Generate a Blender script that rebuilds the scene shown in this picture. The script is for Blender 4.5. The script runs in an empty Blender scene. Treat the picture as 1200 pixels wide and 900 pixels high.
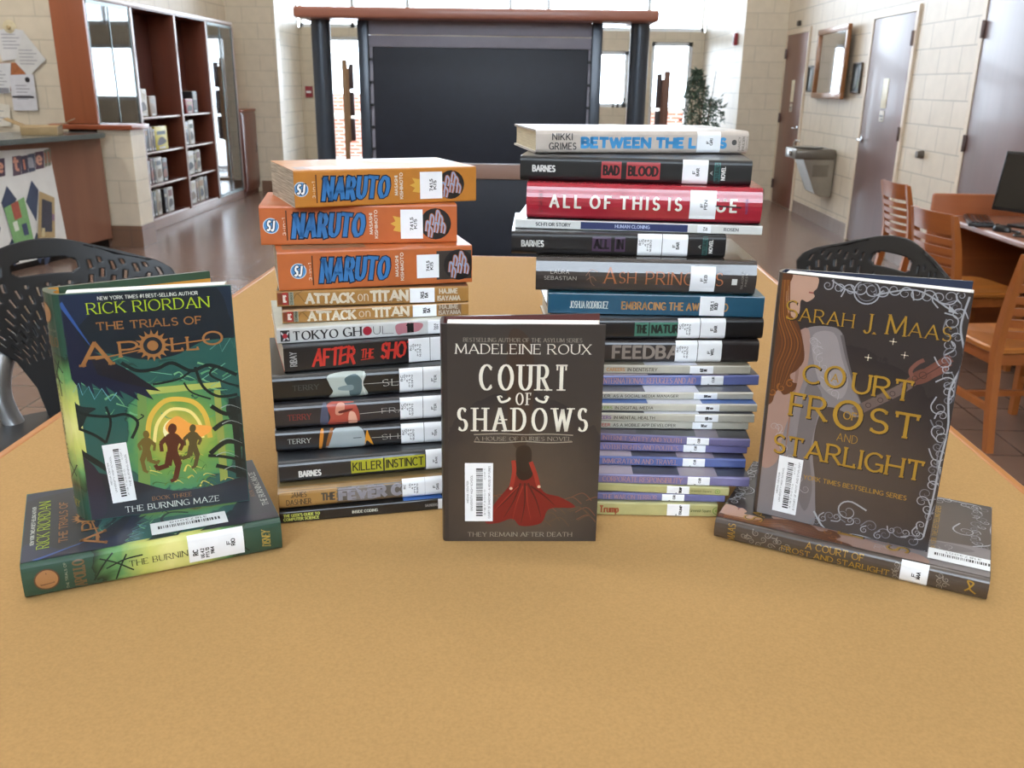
import bpy, math, random
from math import sin, cos, pi, radians, hypot, atan2, sqrt, tan, asin
from mathutils import Vector, Matrix
from mathutils.geometry import tessellate_polygon
random.seed(7)
SC = bpy.context.scene
COL = SC.collection

# ------------------------------------------------------------------ camera
F_PX, PITCH, YAW, ROLL, EYE = 1050.0, radians(18.5), radians(-1.55), radians(0.83), 1.5
_f = Vector((sin(YAW) * cos(PITCH), cos(YAW) * cos(PITCH), -sin(PITCH)))
_r = Vector((cos(YAW), -sin(YAW), 0)); _u = _r.cross(_f)
RX = _r * cos(ROLL) + _u * sin(ROLL); UX = -_r * sin(ROLL) + _u * cos(ROLL)
cam = bpy.data.cameras.new('camera'); cam.sensor_width = 36; cam.lens = F_PX / 1200 * 36
cam.clip_start = 0.02; cam.clip_end = 200
cam.dof.use_dof = True; cam.dof.focus_distance = 0.95; cam.dof.aperture_fstop = 15
co = bpy.data.objects.new('camera', cam); COL.objects.link(co)
co.matrix_world = Matrix(((RX.x, UX.x, -_f.x, 0), (RX.y, UX.y, -_f.y, 0), (RX.z, UX.z, -_f.z, EYE), (0, 0, 0, 1)))
SC.camera = co
CAM = Vector((0, 0, EYE))
def ray(x, y): return RX * ((x - 600) / F_PX) - UX * ((y - 450) / F_PX) + _f
def onz(x, y, z): d = ray(x, y); return CAM + d * ((z - EYE) / d.z)
def onx(x, y, X): d = ray(x, y); return CAM + d * (X / d.x)
def ony(x, y, Y): d = ray(x, y); return CAM + d * (Y / d.y)

# ------------------------------------------------------------------ light and exposure
SC.view_settings.view_transform = 'Standard'; SC.view_settings.look = 'None'
SC.view_settings.gamma = 1; SC.view_settings.use_curve_mapping = False
SC.view_settings.exposure = 0.0
SC.cycles.use_denoising = True
SC.cycles.max_bounces = 8; SC.cycles.diffuse_bounces = 4; SC.cycles.glossy_bounces = 4
SC.cycles.transparent_max_bounces = 12
wd = bpy.data.worlds.new('overcast_sky'); SC.world = wd; wd.use_nodes = True
bg = wd.node_tree.nodes['Background']; bg.inputs[0].default_value = (0.80, 0.89, 1.0, 1); bg.inputs[1].default_value = 11.5
def area(name, loc, rot, sx, sy, power, color=(1, 1, 1)):
    l = bpy.data.lights.new(name, 'AREA'); l.shape = 'RECTANGLE'; l.size = sx; l.size_y = sy
    l.energy = power; l.color = color
    o = bpy.data.objects.new(name, l); COL.objects.link(o); o.location = loc; o.rotation_euler = rot
    return o
CEIL = 5.4
for ly in (-1.6, 1.6, 4.8, 8.0, 11.0):
    area('ceiling_lamp', (-.3, ly, CEIL - 0.06), (0, 0, 0), 5.2, 0.3, 58 if ly < 3 else 84, (1.0, 0.98, 0.955))
for ly in (2.5, 6.5): area('ceiling_lamp', (-5.6, ly, CEIL - 0.06), (0, 0, 0), 1.2, 0.6, 90, (1.0, 0.97, 0.93))  # extra unseen row on the left, added to brighten the notice wall

# ------------------------------------------------------------------ materials
def lin(c):
    c = c / 255.0
    return c / 12.92 if c <= 0.04045 else ((c + 0.055) / 1.055) ** 2.4
def rgb(h):
    if isinstance(h, str):
        h = h.lstrip('#'); h = tuple(int(h[i:i + 2], 16) for i in (0, 2, 4))
    return tuple(lin(v) for v in h) + (1,)
_M = {}
def M(h, rough=0.5, coat=0.0, metal=0.0, var=0.06, scale=40, bump=0.0, kind='noise', spec=0.5):
    key = (h, rough, coat, metal, var, scale, bump, kind, spec)
    if key in _M: return _M[key]
    m = bpy.data.materials.new('m_%s' % str(h).lstrip('#')); m.use_nodes = True
    nt = m.node_tree; b = nt.nodes['Principled BSDF']; c = rgb(h)
    b.inputs['Roughness'].default_value = rough; b.inputs['Metallic'].default_value = metal
    b.inputs['Coat Weight'].default_value = coat; b.inputs['Coat Roughness'].default_value = 0.08
    b.inputs['Specular IOR Level'].default_value = spec
    tc = nt.nodes.new('ShaderNodeTexCoord'); tx = nt.nodes.new('ShaderNodeTexNoise')
    tx.inputs['Scale'].default_value = scale; tx.inputs['Detail'].default_value = 4
    mp = nt.nodes.new('ShaderNodeMapping'); nt.links.new(tc.outputs['Object'], mp.inputs[0]); nt.links.new(mp.outputs[0], tx.inputs[0])
    if kind == 'wood': mp.inputs['Scale'].default_value = (1, 1, 0.06) ; tx.inputs['Distortion'].default_value = 0.8
    if kind == 'woodx': mp.inputs['Scale'].default_value = (0.06, 1, 1); tx.inputs['Distortion'].default_value = 0.8
    if kind == 'woody': mp.inputs['Scale'].default_value = (1, 0.06, 1); tx.inputs['Distortion'].default_value = 0.8
    if kind == 'pages': mp.inputs['Scale'].default_value = (0.03, 0.03, 1)
    rp = nt.nodes.new('ShaderNodeValToRGB')
    rp.color_ramp.elements[0].position = 0.3; rp.color_ramp.elements[1].position = 0.7
    rp.color_ramp.elements[0].color = tuple(v * (1 - var * 1.6) for v in c[:3]) + (1,)
    rp.color_ramp.elements[1].color = tuple(min(1, v * (1 + var)) for v in c[:3]) + (1,)
    nt.links.new(tx.outputs[0], rp.inputs[0]); nt.links.new(rp.outputs[0], b.inputs['Base Color'])
    if bump:
        bn = nt.nodes.new('ShaderNodeBump'); bn.inputs['Strength'].default_value = bump; bn.inputs['Distance'].default_value = 0.002
        nt.links.new(tx.outputs[0], bn.inputs['Height']); nt.links.new(bn.outputs[0], b.inputs['Normal'])
    _M[key] = m
    return m
def ink(h): return M(h, 0.35, 0.25, 0, 0.02, 60)
def brick_mat(name, c1, c2, cm, bw, bh, mortar, rough, rotx=None, off=0.5, bump=0.4, smooth=0.1, var=0.05, spec=0.5):
    m = bpy.data.materials.new(name); m.use_nodes = True; nt = m.node_tree; b = nt.nodes['Principled BSDF']
    b.inputs['Specular IOR Level'].default_value = spec
    tc = nt.nodes.new('ShaderNodeTexCoord'); sp = nt.nodes.new('ShaderNodeSeparateXYZ'); cb = nt.nodes.new('ShaderNodeCombineXYZ')
    nt.links.new(tc.outputs['Object'], sp.inputs[0])
    ax = {'x': (1, 2), 'y': (0, 2), 'z': (0, 1)}[rotx]
    nt.links.new(sp.outputs[ax[0]], cb.inputs[0]); nt.links.new(sp.outputs[ax[1]], cb.inputs[1])
    t = nt.nodes.new('ShaderNodeTexBrick'); nt.links.new(cb.outputs[0], t.inputs[0])
    t.offset = off; t.inputs['Scale'].default_value = 1; t.inputs['Brick Width'].default_value = bw; t.inputs['Row Height'].default_value = bh
    t.inputs['Mortar Size'].default_value = mortar; t.inputs['Mortar Smooth'].default_value = smooth; t.inputs['Bias'].default_value = 0
    t.inputs['Color1'].default_value = rgb(c1); t.inputs['Color2'].default_value = rgb(c2); t.inputs['Mortar'].default_value = rgb(cm)
    nz = nt.nodes.new('ShaderNodeTexNoise'); nz.inputs['Scale'].default_value = 9; nz.inputs['Detail'].default_value = 5
    nt.links.new(tc.outputs['Object'], nz.inputs[0])
    mx = nt.nodes.new('ShaderNodeMix'); mx.data_type = 'RGBA'; mx.blend_type = 'MULTIPLY'; mx.inputs[0].default_value = 1
    rp = nt.nodes.new('ShaderNodeValToRGB'); rp.color_ramp.elements[0].color = (1 - var * 3,) * 3 + (1,); rp.color_ramp.elements[1].color = (1 + var,) * 3 + (1,)
    nt.links.new(nz.outputs[0], rp.inputs[0]); nt.links.new(t.outputs[0], mx.inputs[6]); nt.links.new(rp.outputs[0], mx.inputs[7])
    nt.links.new(mx.outputs[2], b.inputs['Base Color']); b.inputs['Roughness'].default_value = rough
    bn = nt.nodes.new('ShaderNodeBump'); bn.inputs['Strength'].default_value = bump; bn.inputs['Distance'].default_value = 0.004; bn.invert = True
    nt.links.new(t.outputs[1], bn.inputs['Height']); nt.links.new(bn.outputs[0], b.inputs['Normal'])
    return m
def glass_mat(name, tint, refl):
    m = bpy.data.materials.new(name); m.use_nodes = True; nt = m.node_tree
    for n in list(nt.nodes):
        if n.type != 'OUTPUT_MATERIAL': nt.nodes.remove(n)
    out = [n for n in nt.nodes][0]
    tr = nt.nodes.new('ShaderNodeBsdfTransparent'); tr.inputs[0].default_value = tint
    gl = nt.nodes.new('ShaderNodeBsdfGlossy'); gl.inputs['Roughness'].default_value = 0.03
    lw = nt.nodes.new('ShaderNodeFresnel'); lw.inputs[0].default_value = 1.5
    mu = nt.nodes.new('ShaderNodeMath'); mu.operation = 'MULTIPLY'; mu.inputs[1].default_value = refl; mu.use_clamp = True
    nt.links.new(lw.outputs[0], mu.inputs[0])
    mx = nt.nodes.new('ShaderNodeMixShader'); nt.links.new(mu.outputs[0], mx.inputs[0]); nt.links.new(tr.outputs[0], mx.inputs[1]); nt.links.new(gl.outputs[0], mx.inputs[2])
    nt.links.new(mx.outputs[0], out.inputs[0])
    return m
def ramp_art(name, stops, center, scale, noise=0.15, nscale=30, rough=0.3, coat=0.3):
    """printed cover picture: colours run from a bright centre outwards, broken up by brush-like noise"""
    m = bpy.data.materials.new(name); m.use_nodes = True; nt = m.node_tree; b = nt.nodes['Principled BSDF']
    tc = nt.nodes.new('ShaderNodeTexCoord'); mp = nt.nodes.new('ShaderNodeMapping')
    mp.inputs['Location'].default_value = (-center[0] / scale[0], -center[1] / scale[1], 0)
    mp.inputs['Scale'].default_value = (1 / scale[0], 1 / scale[1], 0)
    nt.links.new(tc.outputs['Object'], mp.inputs[0])
    ln = nt.nodes.new('ShaderNodeVectorMath'); ln.operation = 'LENGTH'; nt.links.new(mp.outputs[0], ln.inputs[0])
    nz = nt.nodes.new('ShaderNodeTexNoise'); nz.inputs['Scale'].default_value = nscale; nz.inputs['Detail'].default_value = 5; nz.inputs['Distortion'].default_value = 1.2
    nt.links.new(tc.outputs['Object'], nz.inputs[0])
    ma = nt.nodes.new('ShaderNodeMath'); ma.operation = 'MULTIPLY_ADD'; ma.inputs[1].default_value = noise * 2; nt.links.new(nz.outputs[0], ma.inputs[0])
    sb = nt.nodes.new('ShaderNodeMath'); sb.operation = 'SUBTRACT'; sb.inputs[1].default_value = noise; nt.links.new(ln.outputs['Value'], sb.inputs[0])
    nt.links.new(sb.outputs[0], ma.inputs[2])
    rp = nt.nodes.new('ShaderNodeValToRGB'); el = rp.color_ramp.elements
    el[0].position, el[0].color = stops[0][0], rgb(stops[0][1]); el[1].position, el[1].color = stops[-1][0], rgb(stops[-1][1])
    for p, c in stops[1:-1]:
        e = el.new(p); e.color = rgb(c)
    nt.links.new(ma.outputs[0], rp.inputs[0]); nt.links.new(rp.outputs[0], b.inputs['Base Color'])
    b.inputs['Roughness'].default_value = rough; b.inputs['Coat Weight'].default_value = coat; b.inputs['Coat Roughness'].default_value = 0.08
    return m

# ------------------------------------------------------------------ mesh builder
class MB:
    def __init__(s): s.v, s.f, s.m, s.mats = [], [], [], []
    def mi(s, mat):
        if mat not in s.mats: s.mats.append(mat)
        return s.mats.index(mat)
    def add(s, vs, fs, mat):
        o = len(s.v); s.v += [tuple(p) for p in vs]; k = s.mi(mat)
        for f in fs: s.f.append(tuple(i + o for i in f)); s.m.append(k)
    def box(s, a, b, mat, T=None):
        (x0, y0, z0), (x1, y1, z1) = a, b
        vs = [Vector(p) for p in ((x0, y0, z0), (x1, y0, z0), (x1, y1, z0), (x0, y1, z0), (x0, y0, z1), (x1, y0, z1), (x1, y1, z1), (x0, y1, z1))]
        if T: vs = [T @ p for p in vs]
        s.add(vs, [(0, 3, 2, 1), (4, 5, 6, 7), (0, 1, 5, 4), (1, 2, 6, 5), (2, 3, 7, 6), (3, 0, 4, 7)], mat)
    def rbox(s, a, b, r, mat, T=None, n=3):
        """box whose vertical edges and top/bottom rims are rounded"""
        (x0, y0, z0), (x1, y1, z1) = a, b
        rings = []
        for zz, ins in [(z0, r)] + [(z0 + r - r * cos(t * pi / 2 / n), r - r * sin(t * pi / 2 / n)) for t in range(1, n + 1)] + [(z1 - r + r * sin(t * pi / 2 / n), r - r * cos(t * pi / 2 / n)) for t in range(n)] + [(z1, r)]:
            ring = []
            for cx, cy, a0 in ((x1 - r, y1 - r, 0), (x0 + r, y1 - r, 90), (x0 + r, y0 + r, 180), (x1 - r, y0 + r, 270)):
                for k in range(n + 1):
                    an = radians(a0 + 90 * k / n); rr = r - ins
                    ring.append(Vector((cx + rr * cos(an), cy + rr * sin(an), zz)))
            rings.append(ring)
        s.loft(rings, mat, T)
    def loft(s, rings, mat, T=None, closed=True, caps=True):
        n = len(rings[0]); vs = [T @ Vector(p) if T else p for r in rings for p in r]; fs = []
        for i in range(len(rings) - 1):
            for j in range(n if closed else n - 1):
                a, b = i * n + j, i * n + (j + 1) % n
                fs.append((a, b, b + n, a + n))
        if caps and closed:
            fs.append(tuple(range(n - 1, -1, -1))); fs.append(tuple(range((len(rings) - 1) * n, len(rings) * n)))
        s.add(vs, fs, mat)
    def tube(s, pts, r, mat, n=8, T=None, flat=1.0, caps=True):
        pts = [Vector(p) for p in pts]; rings = []; ref = None
        for i, p in enumerate(pts):
            d = (pts[min(i + 1, len(pts) - 1)] - pts[max(i - 1, 0)]).normalized()
            if ref is None: ref = Vector((0, 0, 1)) if abs(d.z) < 0.9 else Vector((1, 0, 0))
            a = (ref - d * ref.dot(d)).normalized(); b = d.cross(a); ref = a
            rr = r[i] if isinstance(r, (list, tuple)) else r
            rings.append([p + a * (rr * cos(2 * pi * k / n)) + b * (rr * flat * sin(2 * pi * k / n)) for k in range(n)])
        s.loft(rings, mat, T, True, caps)
    def lathe(s, prof, mat, n=20, c=(0, 0, 0), T=None):
        s.loft([[Vector((c[0] + r * cos(2 * pi * k / n), c[1] + r * sin(2 * pi * k / n), c[2] + z)) for k in range(n)] for r, z in prof], mat, T)
    def prism(s, poly, z0, z1, mat, T=None):
        s.loft([[Vector((x, y, z0)) for x, y in poly], [Vector((x, y, z1)) for x, y in poly]], mat, T)
    def build(s, name, parent=None, smooth=True, angle=35):
        me = bpy.data.meshes.new(name); me.from_pydata(s.v, [], s.f)
        for m in s.mats: me.materials.append(m)
        me.polygons.foreach_set('material_index', s.m)
        if smooth:
            me.polygons.foreach_set('use_smooth', [True] * len(s.f)); me.set_sharp_from_angle(angle=radians(angle))
        me.update()
        o = bpy.data.objects.new(name, me); COL.objects.link(o)
        if parent: o.parent = parent
        return o
def tag(o, label, cat, group=None):
    o['label'] = label; o['category'] = cat
    if group: o['group'] = group
    return o
def thing(name, label, cat, loc=(0, 0, 0), rz=0, group=None, M4=None):
    o = bpy.data.objects.new(name, None); COL.objects.link(o); o.empty_display_size = 0.05
    if M4 is not None: o.matrix_world = M4
    else: o.location = loc; o.rotation_euler = (0, 0, rz)
    return tag(o, label, cat, group)
def struct(o): o['kind'] = 'structure'; return o
def dup(root, loc, rz, label, group=None):
    r = root.copy(); COL.objects.link(r); r.location = loc; r.rotation_euler = (0, 0, rz); r['label'] = label
    if group: r['group'] = group
    for ch in list(root.children):
        c = ch.copy(); COL.objects.link(c); c.parent = r
        for g in list(ch.children):
            d = g.copy(); COL.objects.link(d); d.parent = c
    return r

# ------------------------------------------------------------------ stroke alphabet for printed lettering
def arc(cx, cy, rx, ry, a0, a1):
    n = max(3, int(abs(a1 - a0) / 20))
    return [(cx + rx * cos(radians(a0 + (a1 - a0) * i / n)), cy + ry * sin(radians(a0 + (a1 - a0) * i / n))) for i in range(n + 1)]
G = {
 'A': (.80, [[(0, 0), (.40, 1)], [(.80, 0), (.40, 1)], [(.14, .34), (.66, .34)]]),
 'B': (.60, [[(0, 0), (0, 1)], [(0, 1), (.28, 1)] + arc(.28, .76, .26, .24, 90, -90) + [(0, .52)], [(0, .52), (.30, .52)] + arc(.30, .26, .30, .26, 90, -90) + [(0, 0)]]),
 'C': (.74, [arc(.42, .5, .42, .5, 48, 312)]),
 'D': (.72, [[(0, 0), (0, 1)], [(0, 1), (.24, 1)] + arc(.24, .5, .48, .5, 90, -90) + [(0, 0)]]),
 'E': (.54, [[(0, 0), (0, 1)], [(0, 1), (.52, 1)], [(0, .52), (.44, .52)], [(0, 0), (.54, 0)]]),
 'F': (.52, [[(0, 0), (0, 1)], [(0, 1), (.52, 1)], [(0, .50), (.42, .50)]]),
 'G': (.78, [arc(.42, .5, .42, .5, 48, 330), [(.78, .05), (.78, .42)], [(.50, .42), (.78, .42)]]),
 'H': (.72, [[(0, 0), (0, 1)], [(.72, 0), (.72, 1)], [(0, .52), (.72, .52)]]),
 'I': (.04, [[(.02, 0), (.02, 1)]]),
 'J': (.42, [[(.42, 1), (.42, .24)] + arc(.22, .24, .20, .24, 0, -150)]),
 'K': (.68, [[(0, 0), (0, 1)], [(0, .40), (.62, 1)], [(.20, .58), (.68, 0)]]),
 'L': (.52, [[(0, 0), (0, 1)], [(0, 0), (.52, 0)]]),
 'M': (.90, [[(0, 0), (.06, 1)], [(.06, 1), (.45, .10)], [(.45, .10), (.84, 1)], [(.84, 1), (.90, 0)]]),
 'N': (.74, [[(0, 0), (0, 1)], [(0, 1), (.74, 0)], [(.74, 0), (.74, 1)]]),
 'O': (.86, [arc(.43, .5, .43, .5, 90, 450)]),
 'P': (.58, [[(0, 0), (0, 1)], [(0, 1), (.30, 1)] + arc(.30, .73, .28, .27, 90, -90) + [(0, .46)]]),
 'Q': (.86, [arc(.43, .5, .43, .5, 90, 450), [(.5, .25), (.86, -.1)]]),
 'R': (.66, [[(0, 0), (0, 1)], [(0, 1), (.30, 1)] + arc(.30, .74, .28, .26, 90, -90) + [(0, .48)], [(.28, .48), (.66, 0)]]),
 'S': (.52, [[p for p in arc(.26, .745, .24, .255, 40, 270)] + arc(.26, .25, .26, .25, 80, -140)]),
 'T': (.70, [[(.35, 0), (.35, 1)], [(0, 1), (.70, 1)]]),
 'U': (.70, [[(0, 1), (0, .34)] + arc(.35, .34, .35, .34, 180, 360) + [(.70, 1)]]),
 'V': (.78, [[(0, 1), (.39, 0)], [(.39, 0), (.78, 1)]]),
 'W': (1.1, [[(0, 1), (.28, 0)], [(.28, 0), (.55, .95)], [(.55, .95), (.82, 0)], [(.82, 0), (1.1, 1)]]),
 'X': (.70, [[(0, 0), (.70, 1)], [(0, 1), (.70, 0)]]),
 'Y': (.72, [[(0, 1), (.36, .48)], [(.72, 1), (.36, .48)], [(.36, .48), (.36, 0)]]),
 'Z': (.64, [[(0, 1), (.64, 1)], [(.64, 1), (0, 0)], [(0, 0), (.64, 0)]]),
 '1': (.24, [[(.02, .82), (.22, 1)], [(.22, 1), (.22, 0)]]),
 '2': (.5, [arc(.25, .74, .25, .26, 160, -40) + [(0, 0)], [(0, 0), (.5, 0)]]),
 '3': (.5, [arc(.24, .75, .23, .25, 150, -80), arc(.24, .26, .26, .26, 80, -150)]),
 '4': (.56, [[(.42, 0), (.42, 1)], [(.42, 1), (0, .3)], [(0, .3), (.56, .3)]]),
 '5': (.5, [[(.46, 1), (.1, 1)], [(.1, 1), (.05, .55)], arc(.23, .31, .27, .31, 130, -150)]),
 '6': (.5, [arc(.34, .5, .34, .5, 70, 180) + arc(.25, .3, .25, .3, 180, 540)]),
 '7': (.5, [[(0, 1), (.5, 1)], [(.5, 1), (.15, 0)]]),
 '8': (.5, [arc(.25, .76, .22, .24, 90, 450), arc(.25, .26, .25, .26, 90, 450)]),
 '9': (.5, [arc(.25, .7, .25, .3, 0, 360) + arc(.16, .5, .34, .5, 0, -70)]),
 '0': (.56, [arc(.28, .5, .28, .5, 90, 450)]),
 '.': (.06, [[(.03, 0), (.03, .07)]]), '-': (.34, [[(.02, .45), (.32, .45)]]), ':': (.06, [[(.03, .1), (.03, .17)], [(.03, .55), (.03, .62)]]),
 "'": (.06, [[(.03, .8), (.03, 1)]]), '!': (.06, [[(.03, .3), (.03, 1)], [(.03, 0), (.03, .08)]]), '#': (.6, [[(.1, 0), (.25, 1)], [(.35, 0), (.5, 1)], [(0, .33), (.6, .33)], [(0, .66), (.6, .66)]]),
 'o': (.6, [arc(.3, .33, .3, .33, 90, 450)]), 'n': (.5, [[(0, 0), (0, .66)], [(0, .45)] + arc(.25, .42, .25, .24, 180, 0) + [(.5, 0)]]),
 'r': (.34, [[(0, 0), (0, .66)], [(0, .4)] + arc(.2, .42, .2, .24, 180, 40)]), 'u': (.5, [[(0, .66), (0, .25)] + arc(.25, .25, .25, .25, 180, 360) + [(.5, .66)], [(.5, 0), (.5, .66)]]),
 'm': (.8, [[(0, 0), (0, .66)], [(0, .45)] + arc(.2, .44, .2, .22, 180, 0) + [(.4, 0)], [(.4, .45)] + arc(.6, .44, .2, .22, 180, 0) + [(.8, 0)]]),
 'p': (.54, [[(0, -.3), (0, .66)], arc(.28, .33, .26, .33, 160, -160)]), 'q': (.54, [[(.52, -.3), (.52, .66)], arc(.26, .33, .26, .33, 20, 340)]),
 'a': (.5, [arc(.25, .3, .25, .3, 30, 330), [(.5, 0), (.5, .62)]]), 'e': (.54, [[(.02, .34), (.54, .34)] + arc(.28, .33, .27, .33, 5, 310)]),
 'i': (.06, [[(.03, 0), (.03, .66)], [(.03, .85), (.03, .93)]]), 'd': (.54, [[(.52, 0), (.52, 1)], arc(.26, .33, .26, .33, 20, 340)]),
 'l': (.06, [[(.03, 0), (.03, 1)]]), 's': (.4, [arc(.2, .49, .18, .17, 40, 270) + arc(.2, .17, .2, .17, 90, -140)]),
 'h': (.5, [[(0, 0), (0, 1)], [(0, .45)] + arc(.25, .42, .25, .24, 180, 0) + [(.5, 0)]]), 't': (.36, [[(.14, .9), (.14, .1)] + arc(.28, .12, .14, .12, 180, 280), [(0, .66), (.34, .66)]]),
}
#            thick thin nib-angle serif gap slant jitter
STY = {
 'serif': (.115, .045, 20, .16, .24, 0, 0), 'serifb': (.20, .07, 15, .17, .28, 0, 0), 'thin': (.075, .06, 0, 0, .26, 0, 0), 'trajan': (.105, .05, 25, .10, .26, 0, 0),
 'sans': (.13, .12, 0, 0, .24, 0, 0), 'bold': (.22, .18, 0, 0, .26, 0, 0), 'black': (.30, .26, 0, 0, .30, 0, 0), 'ital': (.11, .06, 20, .10, .22, .22, 0),
 'brush': (.17, .11, 35, 0, .22, .12, .07), 'manga': (.21, .12, 25, 0, .42, .14, .04),
 'west': (.13, .06, 0, .20, .56, 0, 0), 'angular': (.26, .17, 30, .05, .22, 0, .03), 'wide': (.19, .16, 0, 0, .62, 0, 0), 'demi': (.165, .14, 0, 0, .30, 0, 0), 'gold': (.13, .10, 20, .07, .22, 0, 0), 'bronze': (.16, .12, 0, .10, .24, 0, 0),
}
def seg_quads(st, sx, h, a, b, th, ext, sub):
    """polygon strip of one pen stroke with an elliptical nib"""
    P = [Vector((x * sx, y * h)) for x, y in st]; closed = (P[0] - P[-1]).length < 1e-6 and len(P) > 4
    if len(P) == 2 and sub > 1: P = [P[0].lerp(P[1], i / sub) for i in range(sub + 1)]
    if not closed:
        d0 = (P[0] - P[1]).normalized(); d1 = (P[-1] - P[-2]).normalized()
        P[0] = P[0] + d0 * ext; P[-1] = P[-1] + d1 * ext
    L, R = [], []
    for i, p in enumerate(P):
        q0 = P[i - 1] if i > 0 else (P[-2] if closed else P[0]); q1 = P[i + 1] if i < len(P) - 1 else (P[1] if closed else P[-1])
        d = (q1 - q0).normalized(); n = Vector((-d.y, d.x))
        nx = n.x * cos(th) + n.y * sin(th); ny = -n.x * sin(th) + n.y * cos(th)
        w = 0.5 * hypot(a * nx, b * ny)
        L.append(p + n * w); R.append(p - n * w)
    return [(R[i], R[i + 1], L[i + 1], L[i]) for i in range(len(P) - 1)]
def text_quads(s, W, H, style, sub=3, fit=True, grow=0.0):
    """quads of a line of lettering inside a W x H box (2-D)"""
    a, b, ang, ser, gap, slant, jit = STY[style]; th = radians(ang)
    a, b = a * H, b * H; h = H - b
    tot = 0
    for i, c in enumerate(s):
        if c == ' ': tot += .42
        else: tot += G[c][0] + (gap if i < len(s) - 1 else 0)
    sx = (W - a) / max(tot, .01)
    if not fit: sx = min(sx, h)
    if sx < h * .55: a *= max(.45, sx / (h * .55))
    out = []; x = a / 2; rng = random.Random(len(s) * 7 + ord(s[0])); y0_ = b / 2; a += grow; b += grow
    for c in s:
        if c == ' ': x += .42 * sx; continue
        w, strokes = G[c]
        ends = [(st[k], si) for si, st in enumerate(strokes) for k in (0, -1)]
        jr = [(rng.uniform(-jit, jit), rng.uniform(-jit, jit)) for _ in range(3)]
        qs = []
        for si, st in enumerate(strokes):
            st2 = [(px + jr[k % 3][0] * .6, py + jr[k % 3][1]) for k, (px, py) in enumerate(st)] if jit else st
            qs += seg_quads(st2, sx, h, a, b, th, b * .35 if not jit else b * .6, sub)
        if ser:
            for si, st in enumerate(strokes):
                if len(st) > 4 and hypot(st[0][0] - st[-1][0], st[0][1] - st[-1][1]) < 1e-6: continue
                for k, k2 in ((0, 1), (-1, -2)):
                    p, q = st[k], st[k2]; dx, dy = p[0] - q[0], p[1] - q[1]
                    shared = [st2 for (e, sj), st2 in [((e, sj), strokes[sj]) for e, sj in ends] if sj != si and hypot(e[0] - p[0], e[1] - p[1]) < .02]
                    vert = abs(dy) > abs(dx) * .5
                    if vert and (abs(p[1]) < .02 or abs(p[1] - 1) < .02):
                        hl = hr = ser * h * .5 + a * .5
                        if shared:
                            if any(abs(t[0][1] - t[1][1]) < .02 for t in shared) or len(shared[0]) > 4: hr = 0
                            elif c in 'NM' and p[1] > .5 and p[0] < .3: hr = 0
                            else: continue
                        X, Y = p[0] * sx, p[1] * h; t = b * .8; s2 = 0 if p[1] < .5 else -t
                        y0 = Y - b * .35 if p[1] < .5 else Y + b * .35 - t
                        qs.append((Vector((X - hl, y0)), Vector((X + hr, y0)), Vector((X + hr, y0 + t)), Vector((X - hl, y0 + t))))
                    elif not vert and not shared and len(st) == 2 and (abs(p[1]) < .02 or abs(p[1] - 1) < .02) and c in 'TELFZ':
                        X, Y = p[0] * sx, p[1] * h; l = .2 * h * (1 if p[1] < .5 else -1); t = b * .9
                        xs = (X - t, X) if dx > 0 else (X, X + t); ys = sorted((Y, Y + l))
                        qs.append((Vector((xs[0], ys[0])), Vector((xs[1], ys[0])), Vector((xs[1], ys[1])), Vector((xs[0], ys[1]))))
                if c in 'CGS' and len(st) > 4:
                    for k in (0, -1):
                        p = st[k]
                        if c == 'G' and k == -1: continue
                        X, Y = p[0] * sx, p[1] * h; l = .13 * h; t = b * .9
                        qs.append((Vector((X - t / 2, Y - l * .6)), Vector((X + t / 2, Y - l * .6)), Vector((X + t / 2, Y + l * .6)), Vector((X - t / 2, Y + l * .6))))
        for q in qs: out.append([Vector((v.x + x + slant * (v.y - h / 2), v.y + y0_)) for v in q])
        x += (w + gap) * sx
    return out
def smooth(pts, closed=False, n=5):
    out = []; m = len(pts); rngs = range(m if closed else m - 1)
    for i in rngs:
        if closed: p0, p1, p2, p3 = (Vector(pts[(i + k - 1) % m]) for k in range(4))
        else: p0, p1, p2, p3 = (Vector(pts[min(max(i + k - 1, 0), m - 1)]) for k in range(4))
        for j in range(n):
            t = j / n; out.append(0.5 * (2 * p1 + (p2 - p0) * t + (2 * p0 - 5 * p1 + 4 * p2 - p3) * t * t + (3 * p1 - p0 - 3 * p2 + p3) * t ** 3))
    if not closed: out.append(Vector(pts[-1]))
    return out
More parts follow.
